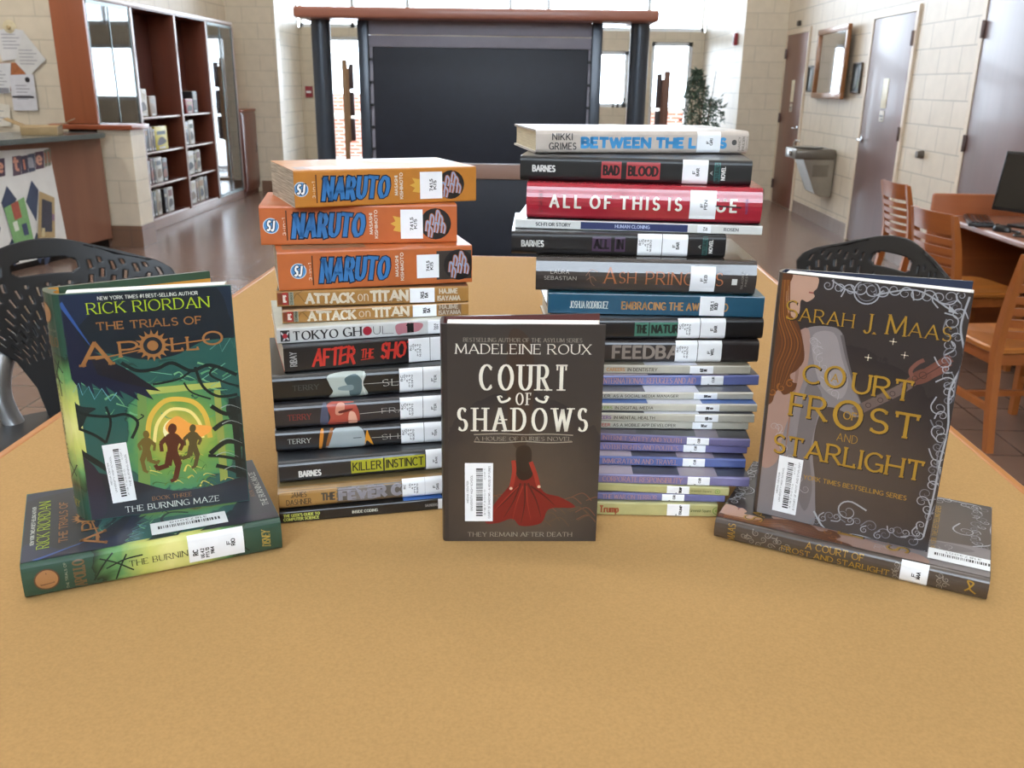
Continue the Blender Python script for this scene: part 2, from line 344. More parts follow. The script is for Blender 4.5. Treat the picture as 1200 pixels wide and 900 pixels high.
class Panel:
    """a printed surface: maps (u, v) in metres onto the part and lays thin ink films on it"""
    def __init__(s, mb, fn, W, H, step=0.00009): s.mb, s.fn, s.W, s.H, s.step, s.lv, s.n = mb, fn, W, H, step, 1, {}
    def off(s, layer):
        s.n[layer] = s.n.get(layer, 0) + 1
        return layer * s.step + min(s.n[layer], 95) * s.step / 100
    def quads(s, qs, mat, layer=None):
        off = s.off(layer or s.lv)
        for q in qs: s.mb.add([s.fn(p.x, p.y, off) for p in q], [tuple(range(len(q)))], mat)
    def text(s, t, box, style, mat, layer=2, rot=0, sub=3, grow=0.0):
        u0, v0, u1, v1 = box
        if rot == 90: qs = [[Vector((u1 - p.y, v0 + p.x)) for p in q] for q in text_quads(t, v1 - v0, u1 - u0, style, sub, True, grow)]
        elif rot == -90: qs = [[Vector((u0 + p.y, v1 - p.x)) for p in q] for q in text_quads(t, v1 - v0, u1 - u0, style, sub, True, grow)]
        else: qs = [[Vector((u0 + p.x, v0 + p.y)) for p in q] for q in text_quads(t, u1 - u0, v1 - v0, style, sub, True, grow)]
        s.quads(qs, mat, layer)
    def rect(s, box, mat, layer=1, nu=1, nv=6):
        u0, v0, u1, v1 = box
        qs = [[Vector((u0 + (u1 - u0) * i / nu, v0 + (v1 - v0) * j / nv)), Vector((u0 + (u1 - u0) * (i + 1) / nu, v0 + (v1 - v0) * j / nv)),
               Vector((u0 + (u1 - u0) * (i + 1) / nu, v0 + (v1 - v0) * (j + 1) / nv)), Vector((u0 + (u1 - u0) * i / nu, v0 + (v1 - v0) * (j + 1) / nv))] for i in range(nu) for j in range(nv)]
        s.quads(qs, mat, layer)
    def poly(s, pts, mat, layer=1, curve=True):
        P = smooth(pts, True) if curve else [Vector(p) for p in pts]
        tri = tessellate_polygon([[Vector((p[0], p[1], 0)) for p in P]])
        off = s.off(layer)
        s.mb.add([s.fn(p[0], p[1], off) for p in P], [tuple(t) for t in tri], mat)
    def disc(s, c, r, mat, layer=1, n=20, ry=None):
        s.poly([(c[0] + r * cos(2 * pi * k / n), c[1] + (ry or r) * sin(2 * pi * k / n)) for k in range(n)], mat, layer, False)
    def ring(s, c, r, w, mat, layer=1, n=24):
        s.line([(c[0] + r * cos(2 * pi * k / n), c[1] + r * sin(2 * pi * k / n)) for k in range(n + 1)], w, mat, layer, False)
    def line(s, pts, w, mat, layer=1, curve=True, taper=False):
        P = smooth(pts, False, 6) if curve else [Vector(p) for p in pts]
        L, R = [], []; m = len(P)
        for i, p in enumerate(P):
            d = (P[min(i + 1, m - 1)] - P[max(i - 1, 0)])
            d = d.normalized() if d.length > 1e-9 else Vector((1, 0)); n = Vector((-d.y, d.x)); ww = w * 0.5 * ((1 - 0.85 * i / (m - 1)) if taper else 1)
            L.append(p + n * ww); R.append(p - n * ww)
        s.quads([(R[i], R[i + 1], L[i + 1], L[i]) for i in range(m - 1)], mat, layer)
    def spiral(s, c, r, turns, a0, w, mat, layer=1, tail=None, sgn=1):
        n = 8 + int(turns * 12); pts = []
        for k in range(n + 1):
            t = k / n; a = a0 + sgn * turns * 2 * pi * t; rr = r * (1 - 0.85 * t)
            pts.append((c[0] + rr * cos(a), c[1] + rr * sin(a)))
        if tail: pts = [tail] + pts
        s.line(pts, w, mat, layer, False, True)
# ------------------------------------------------------------------ books
TABLE_Z = 1.08
def spine_y(v, t, r, b):
    if v < r: return r - sqrt(max(0, r * r - (r - v) ** 2))
    if v > t - r: return r - sqrt(max(0, r * r - (v - t + r) ** 2))
    s = (v - r) / max(t - 2 * r, 1e-6)
    return -b * 4 * s * (1 - s)
PAGE = M('e6e1d4', 0.8, 0, 0, 0.12, 900, 0, 'pages')
WHITEPAGE = M('f4f1ea', 0.8, 0, 0, 0.08, 900, 0, 'pages')
OLDPAGE = M('b3a591', 0.85, 0, 0, 0.3, 700, 0, 'pages')
LABEL = M('eceef0', 0.4, 0.1, 0, 0.02, 80)
LABELB = M('dfe4ee', 0.4, 0.1, 0, 0.02, 80)
BLACK = ink('1a1a1c')
GREYINK = ink('55565c')
def quad_map(quad, W, H):
    """homography from the four seen corners (TL, TR, BR, BL) of a flat cover to its own metres"""
    src = quad; dst = ((0, H), (W, H), (W, 0), (0, 0)); A = []
    for (x, y), (u, v) in zip(src, dst):
        A.append([x, y, 1, 0, 0, 0, -u * x, -u * y, u]); A.append([0, 0, 0, x, y, 1, -v * x, -v * y, v])
    n = 8
    for i in range(n):
        p = max(range(i, n), key=lambda k: abs(A[k][i])); A[i], A[p] = A[p], A[i]
        for k in range(n):
            if k != i:
                f = A[k][i] / A[i][i]
                for j in range(i, n + 1): A[k][j] -= f * A[i][j]
    h = [A[i][n] / A[i][i] for i in range(n)]
    def mp(x, y):
        w = h[6] * x + h[7] * y + 1
        return ((h[0] * x + h[1] * y + h[2]) / w, (h[3] * x + h[4] * y + h[5]) / w)
    return mp
def make_label(parent, fn, box, lines, mat=LABEL, step=0.00009, nv=18, th=0.34, name='spine_label', layer=5):
    mb = MB(); p = Panel(mb, fn, 1, 1, step)
    p.rect(box, mat, layer, 4, nv)
    u0, v0, u1, v1 = box; n = len(lines)
    for i, (tx, f, hf, a, b) in enumerate(lines):
        uc = u0 + (u1 - u0) * f; hh = (u1 - u0) * hf
        p.text(tx, (uc - hh / 2, v0 + (v1 - v0) * a, uc + hh / 2, v0 + (v1 - v0) * b), 'bold', BLACK, layer + 1, 90, 1)
    return mb.build(name, parent, False)
def barcode(parent, fn, c, ang, w, h, lines, layer=9, horizontal=False):
    """white barcode sticker w wide and h tall, turned by ang, lettering running upwards"""
    ca, sa = cos(ang), sin(ang)
    f2 = lambda u, v, off: fn(c[0] + (u - w / 2) * ca - (v - h / 2) * sa, c[1] + (u - w / 2) * sa + (v - h / 2) * ca, off)
    mb = MB(); p = Panel(mb, f2, w, h)
    p.rect((0, 0, w, h), LABEL, layer, 2, 2)
    rng = random.Random(5)
    v = h * .09
    while v < h * .91:
        b = h * rng.choice((.010, .016, .026)); p.rect((w * .40, v, w * .64, v + b), BLACK, layer + 1, 1, 1); v += b + h * rng.choice((.010, .018))
    for tx, f, hf, a, b in lines:
        p.text(tx, (w * (f - hf / 2), h * a, w * (f + hf / 2), h * b), 'sans', BLACK, layer + 1, 90, 1)
    return mb.build('barcode_label', parent, False)
def school_lines(title, title_span=(.12, .9)):
    return [('MEDIA CENTER', .10, .075, .32, .70), ('UNIVERSITY HIGH SCHOOL', .24, .075, .18, .80), ('31873000', .71, .06, .10, .55), ('COP 1', .71, .06, .72, .90), (title, .87, .08, title_span[0], title_span[1])]
def book(root, L, W, t, hard=True, front='333333', spine=None, back=None, inner='e9e4da', page=PAGE, r=None, bulge=0.0, open_back=0.0, skew=0.0,
         front_art=None, spine_art=None, coat=0.45, front_mat=None, spine_mat=None, rough=0.32, bt=None, band=None, inset=.0025):
    """one closed book: local x runs down the page, y from spine to fore-edge, z from back to front cover"""
    r = r if r is not None else (min(0.0062, t * .3) if hard else min(0.0016, t * .25)); bt = bt or (0.0024 if hard else 0.0004)
    fm = front_mat or M(front, rough, coat, 0, .05, 60); sm = spine_mat or M(spine or front, rough, coat, 0, .05, 60); bm = M(back or spine or front, rough, coat, 0, .05, 60)
    im = M(inner, .6, 0, 0, .03, 60)
    ns = 14; vs = [t * .5 * (1 - cos(pi * i / ns)) for i in range(ns + 1)]
    outer = [(W, 0.0), (W * .5, 0.0), (r * 1.2 + .001, 0.0)] + [(spine_y(v, t, r, bulge), v) for v in vs[1:-1]] + [(r * 1.2 + .001, t), (W * .5, t), (W, t)]
    innr = [(W, bt), (W * .5, bt), (r + bt + .0012, bt)] + [(max(spine_y(v, t, r, bulge), 0) + bt, min(max(v, bt), t - bt)) for v in vs[1:-1]] + [(r + bt + .0012, t - bt), (W * .5, t - bt), (W, t - bt)]
    def warp(y, z):
        if skew: y = y + skew * (1 - z / t)
        if open_back and z < t * .5 and y > r * 1.2 + skew:
            dy = y - (r + skew); return (r + skew + dy * cos(open_back) + z * sin(open_back), z * cos(open_back) - dy * sin(open_back))
        return (y, z)
    po = [warp(*p) for p in outer]; pi_ = [warp(*p) for p in innr]; n = len(po)
    mb = MB()
    for i in range(n - 1):
        mat = bm if i < 2 else (fm if i >= n - 3 else sm)
        a, b, c, d = po[i], po[i + 1], pi_[i], pi_[i + 1]
        mb.add([(0, *a), (L, *a), (L, *b), (0, *b)], [(0, 1, 2, 3)], mat)
        x1 = band[1] if band and i < 2 else 0
        if x1: mb.add([(0, *c), (0, *d), (x1, *d), (x1, *c)], [(0, 1, 2, 3)], M(band[0], .4, .2))
        mb.add([(x1, *c), (x1, *d), (L, *d), (L, *c)], [(0, 1, 2, 3)], im)
        mb.add([(0, *a), (0, *b), (0, *d), (0, *c)], [(0, 1, 2, 3)], mat); mb.add([(L, *a), (L, *c), (L, *d), (L, *b)], [(0, 1, 2, 3)], mat)
    for k, mat in ((0, bm), (n - 1, fm)): mb.add([(0, *po[k]), (0, *pi_[k]), (L, *pi_[k]), (L, *po[k])], [(0, 1, 2, 3)], mat)
    ff = lambda u, v, off: Vector((L - min(max(v, .0006), L - .0006), min(max(u, r * .8), W - .0006), t + off))
    fs = lambda u, v, off: Vector((min(max(u, .0004), L - .0004), spine_y(min(max(v, 0), t), t, r, bulge) - off + skew * (1 - v / t), min(max(v, .0004), t - .0004)))
    if front_art: front_art(Panel(mb, ff, W, L))
    if spine_art: spine_art(Panel(mb, fs, L, t))
    # weld so that the rounded spine shades smoothly
    o = mb.build('cover', root, True, 40)
    pm = MB(); k = inset if hard else .0003; y0 = bt + .0015 + r * .4
    if hard:
        ny = 5; prof = [(y0, bt), (W - k, bt)] + [(W - k - .0025 * sin(pi * i / ny), bt + (t - 2 * bt) * i / ny) for i in range(1, ny)] + [(W - k, t - bt), (y0, t - bt)]
    else: prof = [(y0, bt), (W - k, bt), (W - k, t - bt), (y0, t - bt)]
    pm.loft([[Vector((x, y, z)) for y, z in prof] for x in (k, L - k)], page)
    pm.build('page_block', root, False)
    return ff, fs
# ------------------------------------------------------------------ cover pictures
def line_box(mp, xl, yl, xr, yr, hp, ppm):
    a, b = mp(xl, yl), mp(xr, yr); v = (a[1] + b[1]) / 2; h = hp / ppm
    return (a[0], v - h / 2, b[0], v + h / 2)
AP_L, AP_W = .2155, .147
def maze_art(p):
    mq = quad_map(((62, 352), (277, 336), (293, 592), (101, 611)), AP_W, AP_L)
    mp = lambda x, y: mq(10 + x / 2.194, 310 + y / 2.194); ppm = 580 / AP_L
    P = lambda *pts: [mp(*q) for q in pts]
    lb = lambda *a: line_box(mp, *a, ppm)
    dk, dk2, nav = ink('14201f'), ink('1d2a2a'), ink('151c33')
    p.poly(P((104, 96), (340, 78), (585, 60), (594, 190), (560, 205), (500, 215), (430, 250), (350, 262), (280, 250), (200, 240), (150, 210), (115, 200)), ink('152029'), 1)
    p.poly(P((100, 100), (240, 90), (200, 160), (150, 200), (112, 190)), ink('1a2740'), 1); p.poly(P((540, 64), (588, 60), (596, 170), (575, 150), (560, 100)), ink('1b2a3c'), 1)
    rng = random.Random(8)
    for k in range(46):
        x, y = rng.uniform(150, 590), rng.uniform(255, 400); l = rng.uniform(18, 50)
        p.line(P((x, y), (x + l * .5, y + rng.uniform(-14, 14)), (x + l, y + rng.uniform(-10, 18))), rng.uniform(.0008, .0022), ink(rng.choice(['24483f', '3f7a5c', '58966a', '1b3530', '6fa878'])), 1, True, True)
    for k in range(40):
        x, y = rng.uniform(330, 560), rng.uniform(500, 590); p.line(P((x, y), (x + 10, y - rng.uniform(2, 16)), (x + rng.uniform(12, 40), y + rng.uniform(-6, 6))), rng.uniform(.0008, .002), ink(rng.choice(['8fa53f', 'c2b04a', '57803a', 'd9c565', '3d6634'])), 1, True, True)
    p.poly(P((330, 330), (352, 330), (362, 610), (330, 600)), ink('6f8f4c'), 2, False)
    p.poly(P((345, 335), (545, 318), (548, 332), (347, 352)), ink('a9b25a'), 2, False)
    p.poly(P((528, 340), (545, 338), (560, 560), (540, 570)), ink('8f9a4c'), 2, False)
    p.line(P((355, 470), (362, 410), (395, 370), (435, 362), (478, 372), (505, 405), (516, 460)), .0045, ink('d8b148'), 2)
    p.line(P((372, 470), (380, 425), (408, 392), (438, 387), (468, 396), (490, 425), (497, 460)), .003, ink('f0dc86'), 2)
    p.disc(mp(430, 440), .012, ink('f6ecb4'), 2); p.poly(P((400, 435), (430, 405), (468, 425), (520, 432), (500, 455), (440, 465)), ink('efa24a'), 3)
    for x0, y0, x1, y1 in ((420, 300, 300, 285), (300, 285, 340, 330), (500, 310, 560, 270), (520, 330, 575, 300)): p.line(P((x0, y0), (x1, y1)), .0006, ink('6fae90'), 2, False)
    # wing of dark feathers
    p.poly(P((140, 130), (205, 235), (300, 285), (390, 342), (352, 338), (372, 364), (322, 344), (335, 366), (285, 340), (296, 362), (250, 330), (262, 356), (215, 322), (222, 350), (188, 318), (190, 345), (165, 312), (150, 250)), nav, 2, False)
    p.poly(P((205, 240), (300, 284), (388, 341), (300, 322), (230, 300)), ink('191a22'), 3, False)
    p.line(P((135, 120), (170, 170), (212, 228)), .004, ink('2c4e8c'), 3, True, True)
    p.line(P((165, 345), (182, 322), (192, 352), (207, 330), (222, 362), (240, 335), (262, 366), (278, 345)), .0008, ink('6fa8b4'), 4, False)
    p.line(P((520, 235), (545, 215), (552, 240), (575, 205), (585, 230), (600, 200)), .0007, ink('5d8f86'), 4, False)
    # thorny vines
    for pts, w in ((((290, 270), (330, 290), (380, 285), (420, 270), (470, 290), (520, 275), (590, 300)), .0032), (((470, 290), (440, 310), (400, 320), (370, 325)), .002), (((480, 280), (500, 330), (540, 355), (590, 350)), .0026),
                   (((530, 280), (520, 300), (560, 320), (600, 330)), .002), (((160, 380), (200, 400), (260, 405), (300, 400), (330, 420), (315, 460)), .0026), (((250, 380), (262, 420), (250, 470)), .0022),
                   (((170, 430), (220, 450), (250, 470)), .0026), (((450, 320), (470, 345), (520, 362)), .0016), (((330, 415), (345, 405), (338, 400)), .0012), (((520, 380), (560, 400), (605, 390)), .004), (((525, 440), (560, 420), (608, 430)), .0046),
                   (((515, 500), (560, 470), (610, 480)), .0046), (((510, 505), (550, 508), (612, 520)), .003), (((530, 530), (570, 540), (615, 560)), .004), (((575, 360), (585, 450), (590, 560)), .006), (((165, 480), (230, 520), (290, 560)), .005)):
        p.line(P(*pts), w, dk, 3, True)
    p.poly(P((160, 370), (190, 380), (225, 385), (205, 400), (190, 430), (165, 440)), dk2, 2)
    p.poly(P((560, 380), (612, 370), (618, 600), (590, 590), (600, 480), (575, 430)), dk2, 2)
    for (x, y) in ((545, 385), (548, 425), (540, 470), (530, 505), (552, 540)): p.line(P((x, y), (x + 25, y - 8), (x + 60, y + 4)), .0009, ink('9aa5a8'), 4, True, True)
    # three running silhouettes, painted as plain shapes
    def runner(x, y, s, c, flip=1):
        q = lambda *pts: [mp(x + a * s * flip, y + b * s) for a, b in pts]
        p.poly(q((-6, -50), (0, -55), (8, -52), (10, -44), (6, -36), (0, -33), (-6, -37), (-8, -43)), c, 4)
        p.poly(q((-4, -36), (5, -36), (15, -30), (17, -20), (12, -8), (11, 6), (2, 9), (-9, 7), (-10, -8), (-15, -20), (-13, -30)), c, 4)
        L_ = lambda w, *pts: p.line(q(*pts), w * s, c, 4, False)
        L_(.0034, (11, -27), (23, -14)); L_(.0026, (23, -15), (16, -1)); L_(.0034, (-11, -27), (-23, -15)); L_(.0026, (-23, -16), (-21, 1))
        L_(.0052, (4, 2), (13, 28)); L_(.0038, (13, 26), (6, 55)); L_(.0028, (8, 55), (-4, 60)); L_(.0052, (-4, 2), (-9, 29)); L_(.0038, (-8, 28), (-30, 35)); L_(.0028, (-29, 37), (-35, 27))
    runner(352, 490, .9, ink('6b5a2a'), -1); runner(470, 478, .95, ink('55492a'), 1); runner(417, 492, 1.25, ink('542a1c'), 1)
    p.poly(P((180, 545), (300, 560), (420, 590), (520, 580), (622, 560), (622, 640), (205, 665)), ink('26282f'), 2)
    p.poly(P((170, 500), (230, 540), (250, 640), (200, 660), (190, 600)), ink('2c2733'), 3)
    lime, brz, wh = ink('a9c21f'), ink('9a6a3c'), ink('dfe3da')
    p.text('NEW YORK TIMES #1 BEST-SELLING AUTHOR', lb(230, 107, 491, 88, 9), 'sans', wh, 5, sub=1)
    p.text('RICK RIORDAN', lb(203, 137, 521, 108, 27), 'serif', lime, 5)
    p.text('THE TRIALS OF', lb(226, 180, 500, 157, 20), 'bronze', brz, 5)
    p.text('A', lb(183, 252, 268, 245, 60), 'bronze', brz, 5); p.text('P', lb(283, 238, 335, 232, 40), 'bronze', brz, 5)
    p.text('LL', lb(418, 225, 492, 216, 36), 'bronze', brz, 5); p.text('O', lb(500, 208, 556, 202, 36), 'bronze', brz, 5)
    c = mp(371, 226); R0 = 25 / ppm
    p.ring(c, R0, .0028, brz, 5); p.disc(c, R0 * .5, brz, 5)
    for k in range(16):
        a = 2 * pi * k / 16; d = (cos(a), sin(a)); n = (-d[1], d[0]); w = .0014
        p.poly([(c[0] + d[0] * R0 * 1.1 + n[0] * w, c[1] + d[1] * R0 * 1.1 + n[1] * w), (c[0] + d[0] * R0 * 1.1 - n[0] * w, c[1] + d[1] * R0 * 1.1 - n[1] * w), (c[0] + d[0] * R0 * 1.6, c[1] + d[1] * R0 * 1.6)], brz, 5, False)
    p.line(P((225, 262), (345, 236)), .0012, brz, 5, False); p.line(P((395, 227), (520, 208)), .0012, brz, 5, False)
    p.text('BOOK THREE', lb(365, 611, 465, 597, 11), 'serif', brz, 5, sub=1)
    p.text('THE BURNING MAZE', lb(297, 640, 536, 605, 16), 'serif', wh, 5)
def maze_spine(p):
    L, t = p.W, p.H
    g, y, d = ink('3f6b4a'), ink('d9d27a'), ink('16251f')
    for x0, v0, x1, v1 in ((.25, .2, .33, .9), (.28, .8, .40, .3), (.33, .1, .38, .8), (.30, .5, .44, .7), (.70, .3, .80, .8), (.74, .9, .86, .2)): p.line([(L * x0, t * v0), (L * (x0 + x1) / 2, t * (v0 + v1) / 2 + .002), (L * x1, t * v1)], .0013, d, 4)
    c = (L * .085, t * .5); p.disc(c, .0092, ink('a2744a'), 4); p.ring(c, .0092, .0012, ink('5d3f2b'), 5)
    p.line([(c[0] - .005, c[1] - .0045), (c[0] + .0055, c[1] - .0035), (c[0], c[1] + .006), (c[0] - .005, c[1] - .0045)], .0012, ink('6b472e'), 5, False)
    p.text('THE TRIALS OF', (L * .150, t * .12, L * .160, t * .88), 'sans', ink('9b9a86'), 5, 90, 1)
    p.text('APOLLO', (L * .18, t * .1, L * .225, t * .9), 'bronze', ink('6b5538'), 5, 90, 1)
    p.text('THE BURNING MAZE', (L * .385, t * .42, L * .765, t * .60), 'serif', ink('20241f'), 6)
    p.text('DISNEY', (L * .915, t * .24, L * .95, t * .76), 'ital', ink('b49a4a'), 5, 90, 1)
def swirl(p, c, r, a, w, mat, layer, sgn=1, tail=True):
    t = (c[0] + r * 1.5 * cos(a - sgn * .7), c[1] + r * 1.5 * sin(a - sgn * .7)) if tail else None
    p.spiral(c, r, 1.35, a, w, mat, layer, t, sgn)
FR_L, FR_W = .2395, .160
def frost_art(p):
    mq = quad_map(((911, 319), (1138, 345), (1084, 644), (881, 600)), FR_W, FR_L)
    mp = lambda x, y: mq(830 + x / 2.144, 300 + y / 2.144); ppm = 610 / FR_L
    P = lambda *pts: [mp(*q) for q in pts]
    lb = lambda *a: line_box(mp, *a, ppm)
    skin, cool, hair, hl = ink('9c7e72'), ink('7f7879'), ink('5c3620'), ink('8c5828')
    p.poly(P((165, 240), (240, 185), (300, 178), (335, 195), (345, 260), (365, 330), (388, 385), (372, 405), (300, 380), (272, 420), (262, 500), (268, 590), (250, 695), (105, 640), (125, 520), (140, 380)), cool, 1)
    p.poly(P((165, 250), (235, 185), (255, 200), (248, 280), (225, 350), (190, 440), (170, 520), (130, 520), (145, 370)), skin, 2)
    p.line(P((365, 392), (420, 365), (480, 335), (530, 300)), .0088, ink('6a5a55'), 2); p.line(P((500, 318), (545, 290), (600, 256)), .0062, ink('6d4438'), 3)
    p.poly(P((500, 322), (505, 300), (528, 286), (556, 284), (572, 292), (560, 308), (530, 322)), ink('6d4438'), 3)
    p.line(P((510, 308), (505, 288), (522, 270), (538, 262)), .0034, ink('7a5044'), 4)
    for a, b, c in (((548, 292), (578, 270), (603, 254)), ((555, 296), (582, 278), (608, 262)), ((558, 300), (582, 286), (604, 272)), ((556, 305), (578, 294), (597, 283))): p.line(P(a, b, c), .0026, ink('75493d'), 4, True)
    p.line(P((510, 316), (540, 300), (590, 270)), .0008, ink('4a2c24'), 5); p.ring(mp(535, 300), .003, .0007, ink('4a2c24'), 5, 12)
    p.poly(P((262, 200), (315, 195), (335, 260), (350, 320), (330, 360), (285, 330), (265, 270)), ink('938a8a'), 2); p.poly(P((250, 320), (285, 350), (270, 420), (255, 500), (260, 590), (240, 640), (215, 560), (225, 430)), ink('6d6667'), 2)
    p.line(P((335, 200), (348, 262), (368, 332), (388, 385)), .003, ink('5f5859'), 3, True, True); p.line(P((228, 200), (222, 300), (205, 400), (190, 520)), .004, ink('8a6a5e'), 3, True, True)
    for (x, y) in ((400, 375), (430, 362), (460, 346), (490, 330), (515, 308)): p.ring(mp(x, y), .0022, .0006, ink('3b2a25'), 4, 10)
    p.poly(P((178, 44), (268, 50), (274, 78), (263, 92), (266, 104), (248, 116), (232, 112), (225, 150), (190, 170), (180, 110)), ink('b8937f'), 2)
    p.line(P((252, 92), (264, 94)), .0014, ink('8c4a40'), 3, False)
    p.poly(P((172, 40), (212, 45), (196, 90), (200, 140), (225, 170), (238, 220), (240, 262), (222, 288), (205, 300), (212, 318), (222, 322), (214, 340), (190, 350), (178, 338), (168, 345), (160, 368), (146, 374), (138, 350), (150, 230), (165, 120)), hair, 4)
    for x in (0, 1, 2): p.spiral(mp(205 - 22 * x, 322 + 10 * x), .0042, 1.2, 1 + x, .0016, hl, 5)
    for k in range(7):
        o = k * 8; p.line(P((180 + o * .5, 60), (172 + o * .7, 150), (185 + o, 220), (165 + o, 280), (160 + o * .6, 335)), .0014, hl if k % 2 else ink('74441f'), 5, True, True)
    lace = ink('a9a3a4')
    for k in range(9): swirl(p, mp(262 + 9 * k % 60, 215 + 22 * k % 150), .004, k, .0005, lace, 3)
    for k in range(8): swirl(p, mp(165 + 13 * k % 80, 430 + 26 * k % 180), .004, k * 1.7, .0005, lace, 3)
    # silver scrollwork: right border, top and foot
    sil, sl2 = ink('a4a6ab'), ink('77787e'); rng = random.Random(3)
    for k in range(30):
        t = k / 29; x = 630 - 92 * t + rng.uniform(-20, 6); y = 130 + 560 * t
        swirl(p, mp(x, y), rng.uniform(.0035, .007), rng.uniform(0, 6), .0011, sil if k % 3 else sl2, 4, 1 if k % 2 else -1)
    p.line(P((650, 105), (628, 180), (636, 260), (600, 340), (596, 430), (575, 520), (560, 600), (535, 700)), .0016, sil, 5)
    p.line(P((655, 140), (640, 240), (615, 320), (606, 420), (570, 500), (575, 590), (545, 660)), .001, sl2, 5)
    for k in range(13):
        t = k / 12; swirl(p, mp(300 + 330 * t, 62 + 40 * t + rng.uniform(0, 20)), rng.uniform(.004, .0075), rng.uniform(0, 6), .0011, sil, 4, 1 if k % 2 else -1)
    p.ring(mp(397, 92), .0105, .0011, sil, 5); p.ring(mp(397, 92), .0078, .0007, sl2, 5); p.line(P((310, 62), (350, 88), (372, 92)), .0012, sil, 5); p.line(P((425, 98), (520, 88), (600, 135)), .0013, sil, 5)
    p.poly(P((600, 125), (622, 148), (598, 142)), sil, 5, False)
    for k in range(16):
        t = k / 15; swirl(p, mp(270 + 255 * t, 650 + 60 * t + rng.uniform(-18, 18)), rng.uniform(.003, .0065), rng.uniform(0, 6), .001, sil if k % 2 else sl2, 4, 1 if k % 2 else -1)
    p.line(P((265, 640), (300, 690), (380, 700), (470, 728), (540, 736)), .0018, sil, 5); swirl(p, mp(350, 640), .011, 1, .0016, sil, 5)
    for x, y in ((400, 256), (462, 216), (490, 250)):
        c = mp(x, y)
        for a in (0, pi / 2): p.line([(c[0] - .003 * cos(a), c[1] - .003 * sin(a)), (c[0] + .003 * cos(a), c[1] + .003 * sin(a))], .0005, ink('e8e2c4'), 4, False)
        p.disc(c, .0007, ink('fffbe8'), 5, 8)
    gd = ink('a8822c'); sh = ink('2a2320')
    def gold(s, box, st):
        p.text(s, (box[0] + .0009, box[1] - .0009, box[2] + .0009, box[3] - .0009), st, sh, 6); p.text(s, box, st, gd, 7)
    a = lb(193, 134, 226, 138, 46); gold('S', a, 'trajan'); gold('ARAH', lb(228, 150, 366, 162, 32), 'trajan')
    gold('J.', lb(388, 170, 422, 173, 46), 'trajan'); gold('M', lb(446, 172, 496, 179, 46), 'trajan'); gold('AAS', lb(500, 186, 607, 197, 32), 'trajan')
    gold('C', lb(236, 295, 284, 301, 48), 'gold'); gold('O', lb(290, 302, 345, 307, 54), 'gold'); gold('URT', lb(360, 318, 512, 342, 50), 'gold')
    p.text('A', lb(308, 306, 328, 308, 20), 'gold', gd, 7)
    gold('FR', lb(204, 372, 300, 388, 60), 'gold'); gold('O', lb(312, 396, 388, 404, 74), 'gold'); gold('ST', lb(402, 408, 527, 434, 62), 'gold')
    p.text('OF', lb(338, 400, 372, 404, 20), 'gold', gd, 7)
    p.text('AND', lb(322, 455, 374, 461, 20), 'thin', gd, 7)
    gold('STARLIGHT', lb(163, 470, 538, 540, 50), 'gold')
    p.text('NEW YORK TIMES BESTSELLING SERIES', lb(200, 545, 494, 607, 12), 'sans', gd, 7, sub=1)
def frost_spine(p):
    L, t = p.W, p.H; gd = ink('a8822c'); sil = ink('8d857a'); rng = random.Random(9)
    for k in range(12): swirl(p, (L * (.12 + .17 * k / 11), t * rng.uniform(.2, .8)), .003, k, .0008, sil, 2, 1 if k % 2 else -1)
    for k in range(7): swirl(p, (L * (.69 + .03 * (k % 2)), t * (.15 + .1 * k)), .0025, k, .0008, sil, 2)
    for k in range(5): swirl(p, (L * (.84 + .02 * (k % 2)), t * (.2 + .13 * k)), .0025, k, .0008, sil, 2)
    p.text('MAAS', (L * .055, t * .1, L * .085, t * .9), 'trajan', gd, 3, 90, 1)
    p.text('A COURT OF', (L * .36, t * .55, L * .575, t * .86), 'gold', gd, 3); p.text('FROST AND STARLIGHT', (L * .27, t * .14, L * .67, t * .44), 'gold', gd, 3)
    p.line([(L * .925, t * .3), (L * .94, t * .5), (L * .93, t * .75), (L * .95, t * .7), (L * .94, t * .45), (L * .962, t * .25)], .0014, gd, 3)
CS_L, CS_W = .2165, .148
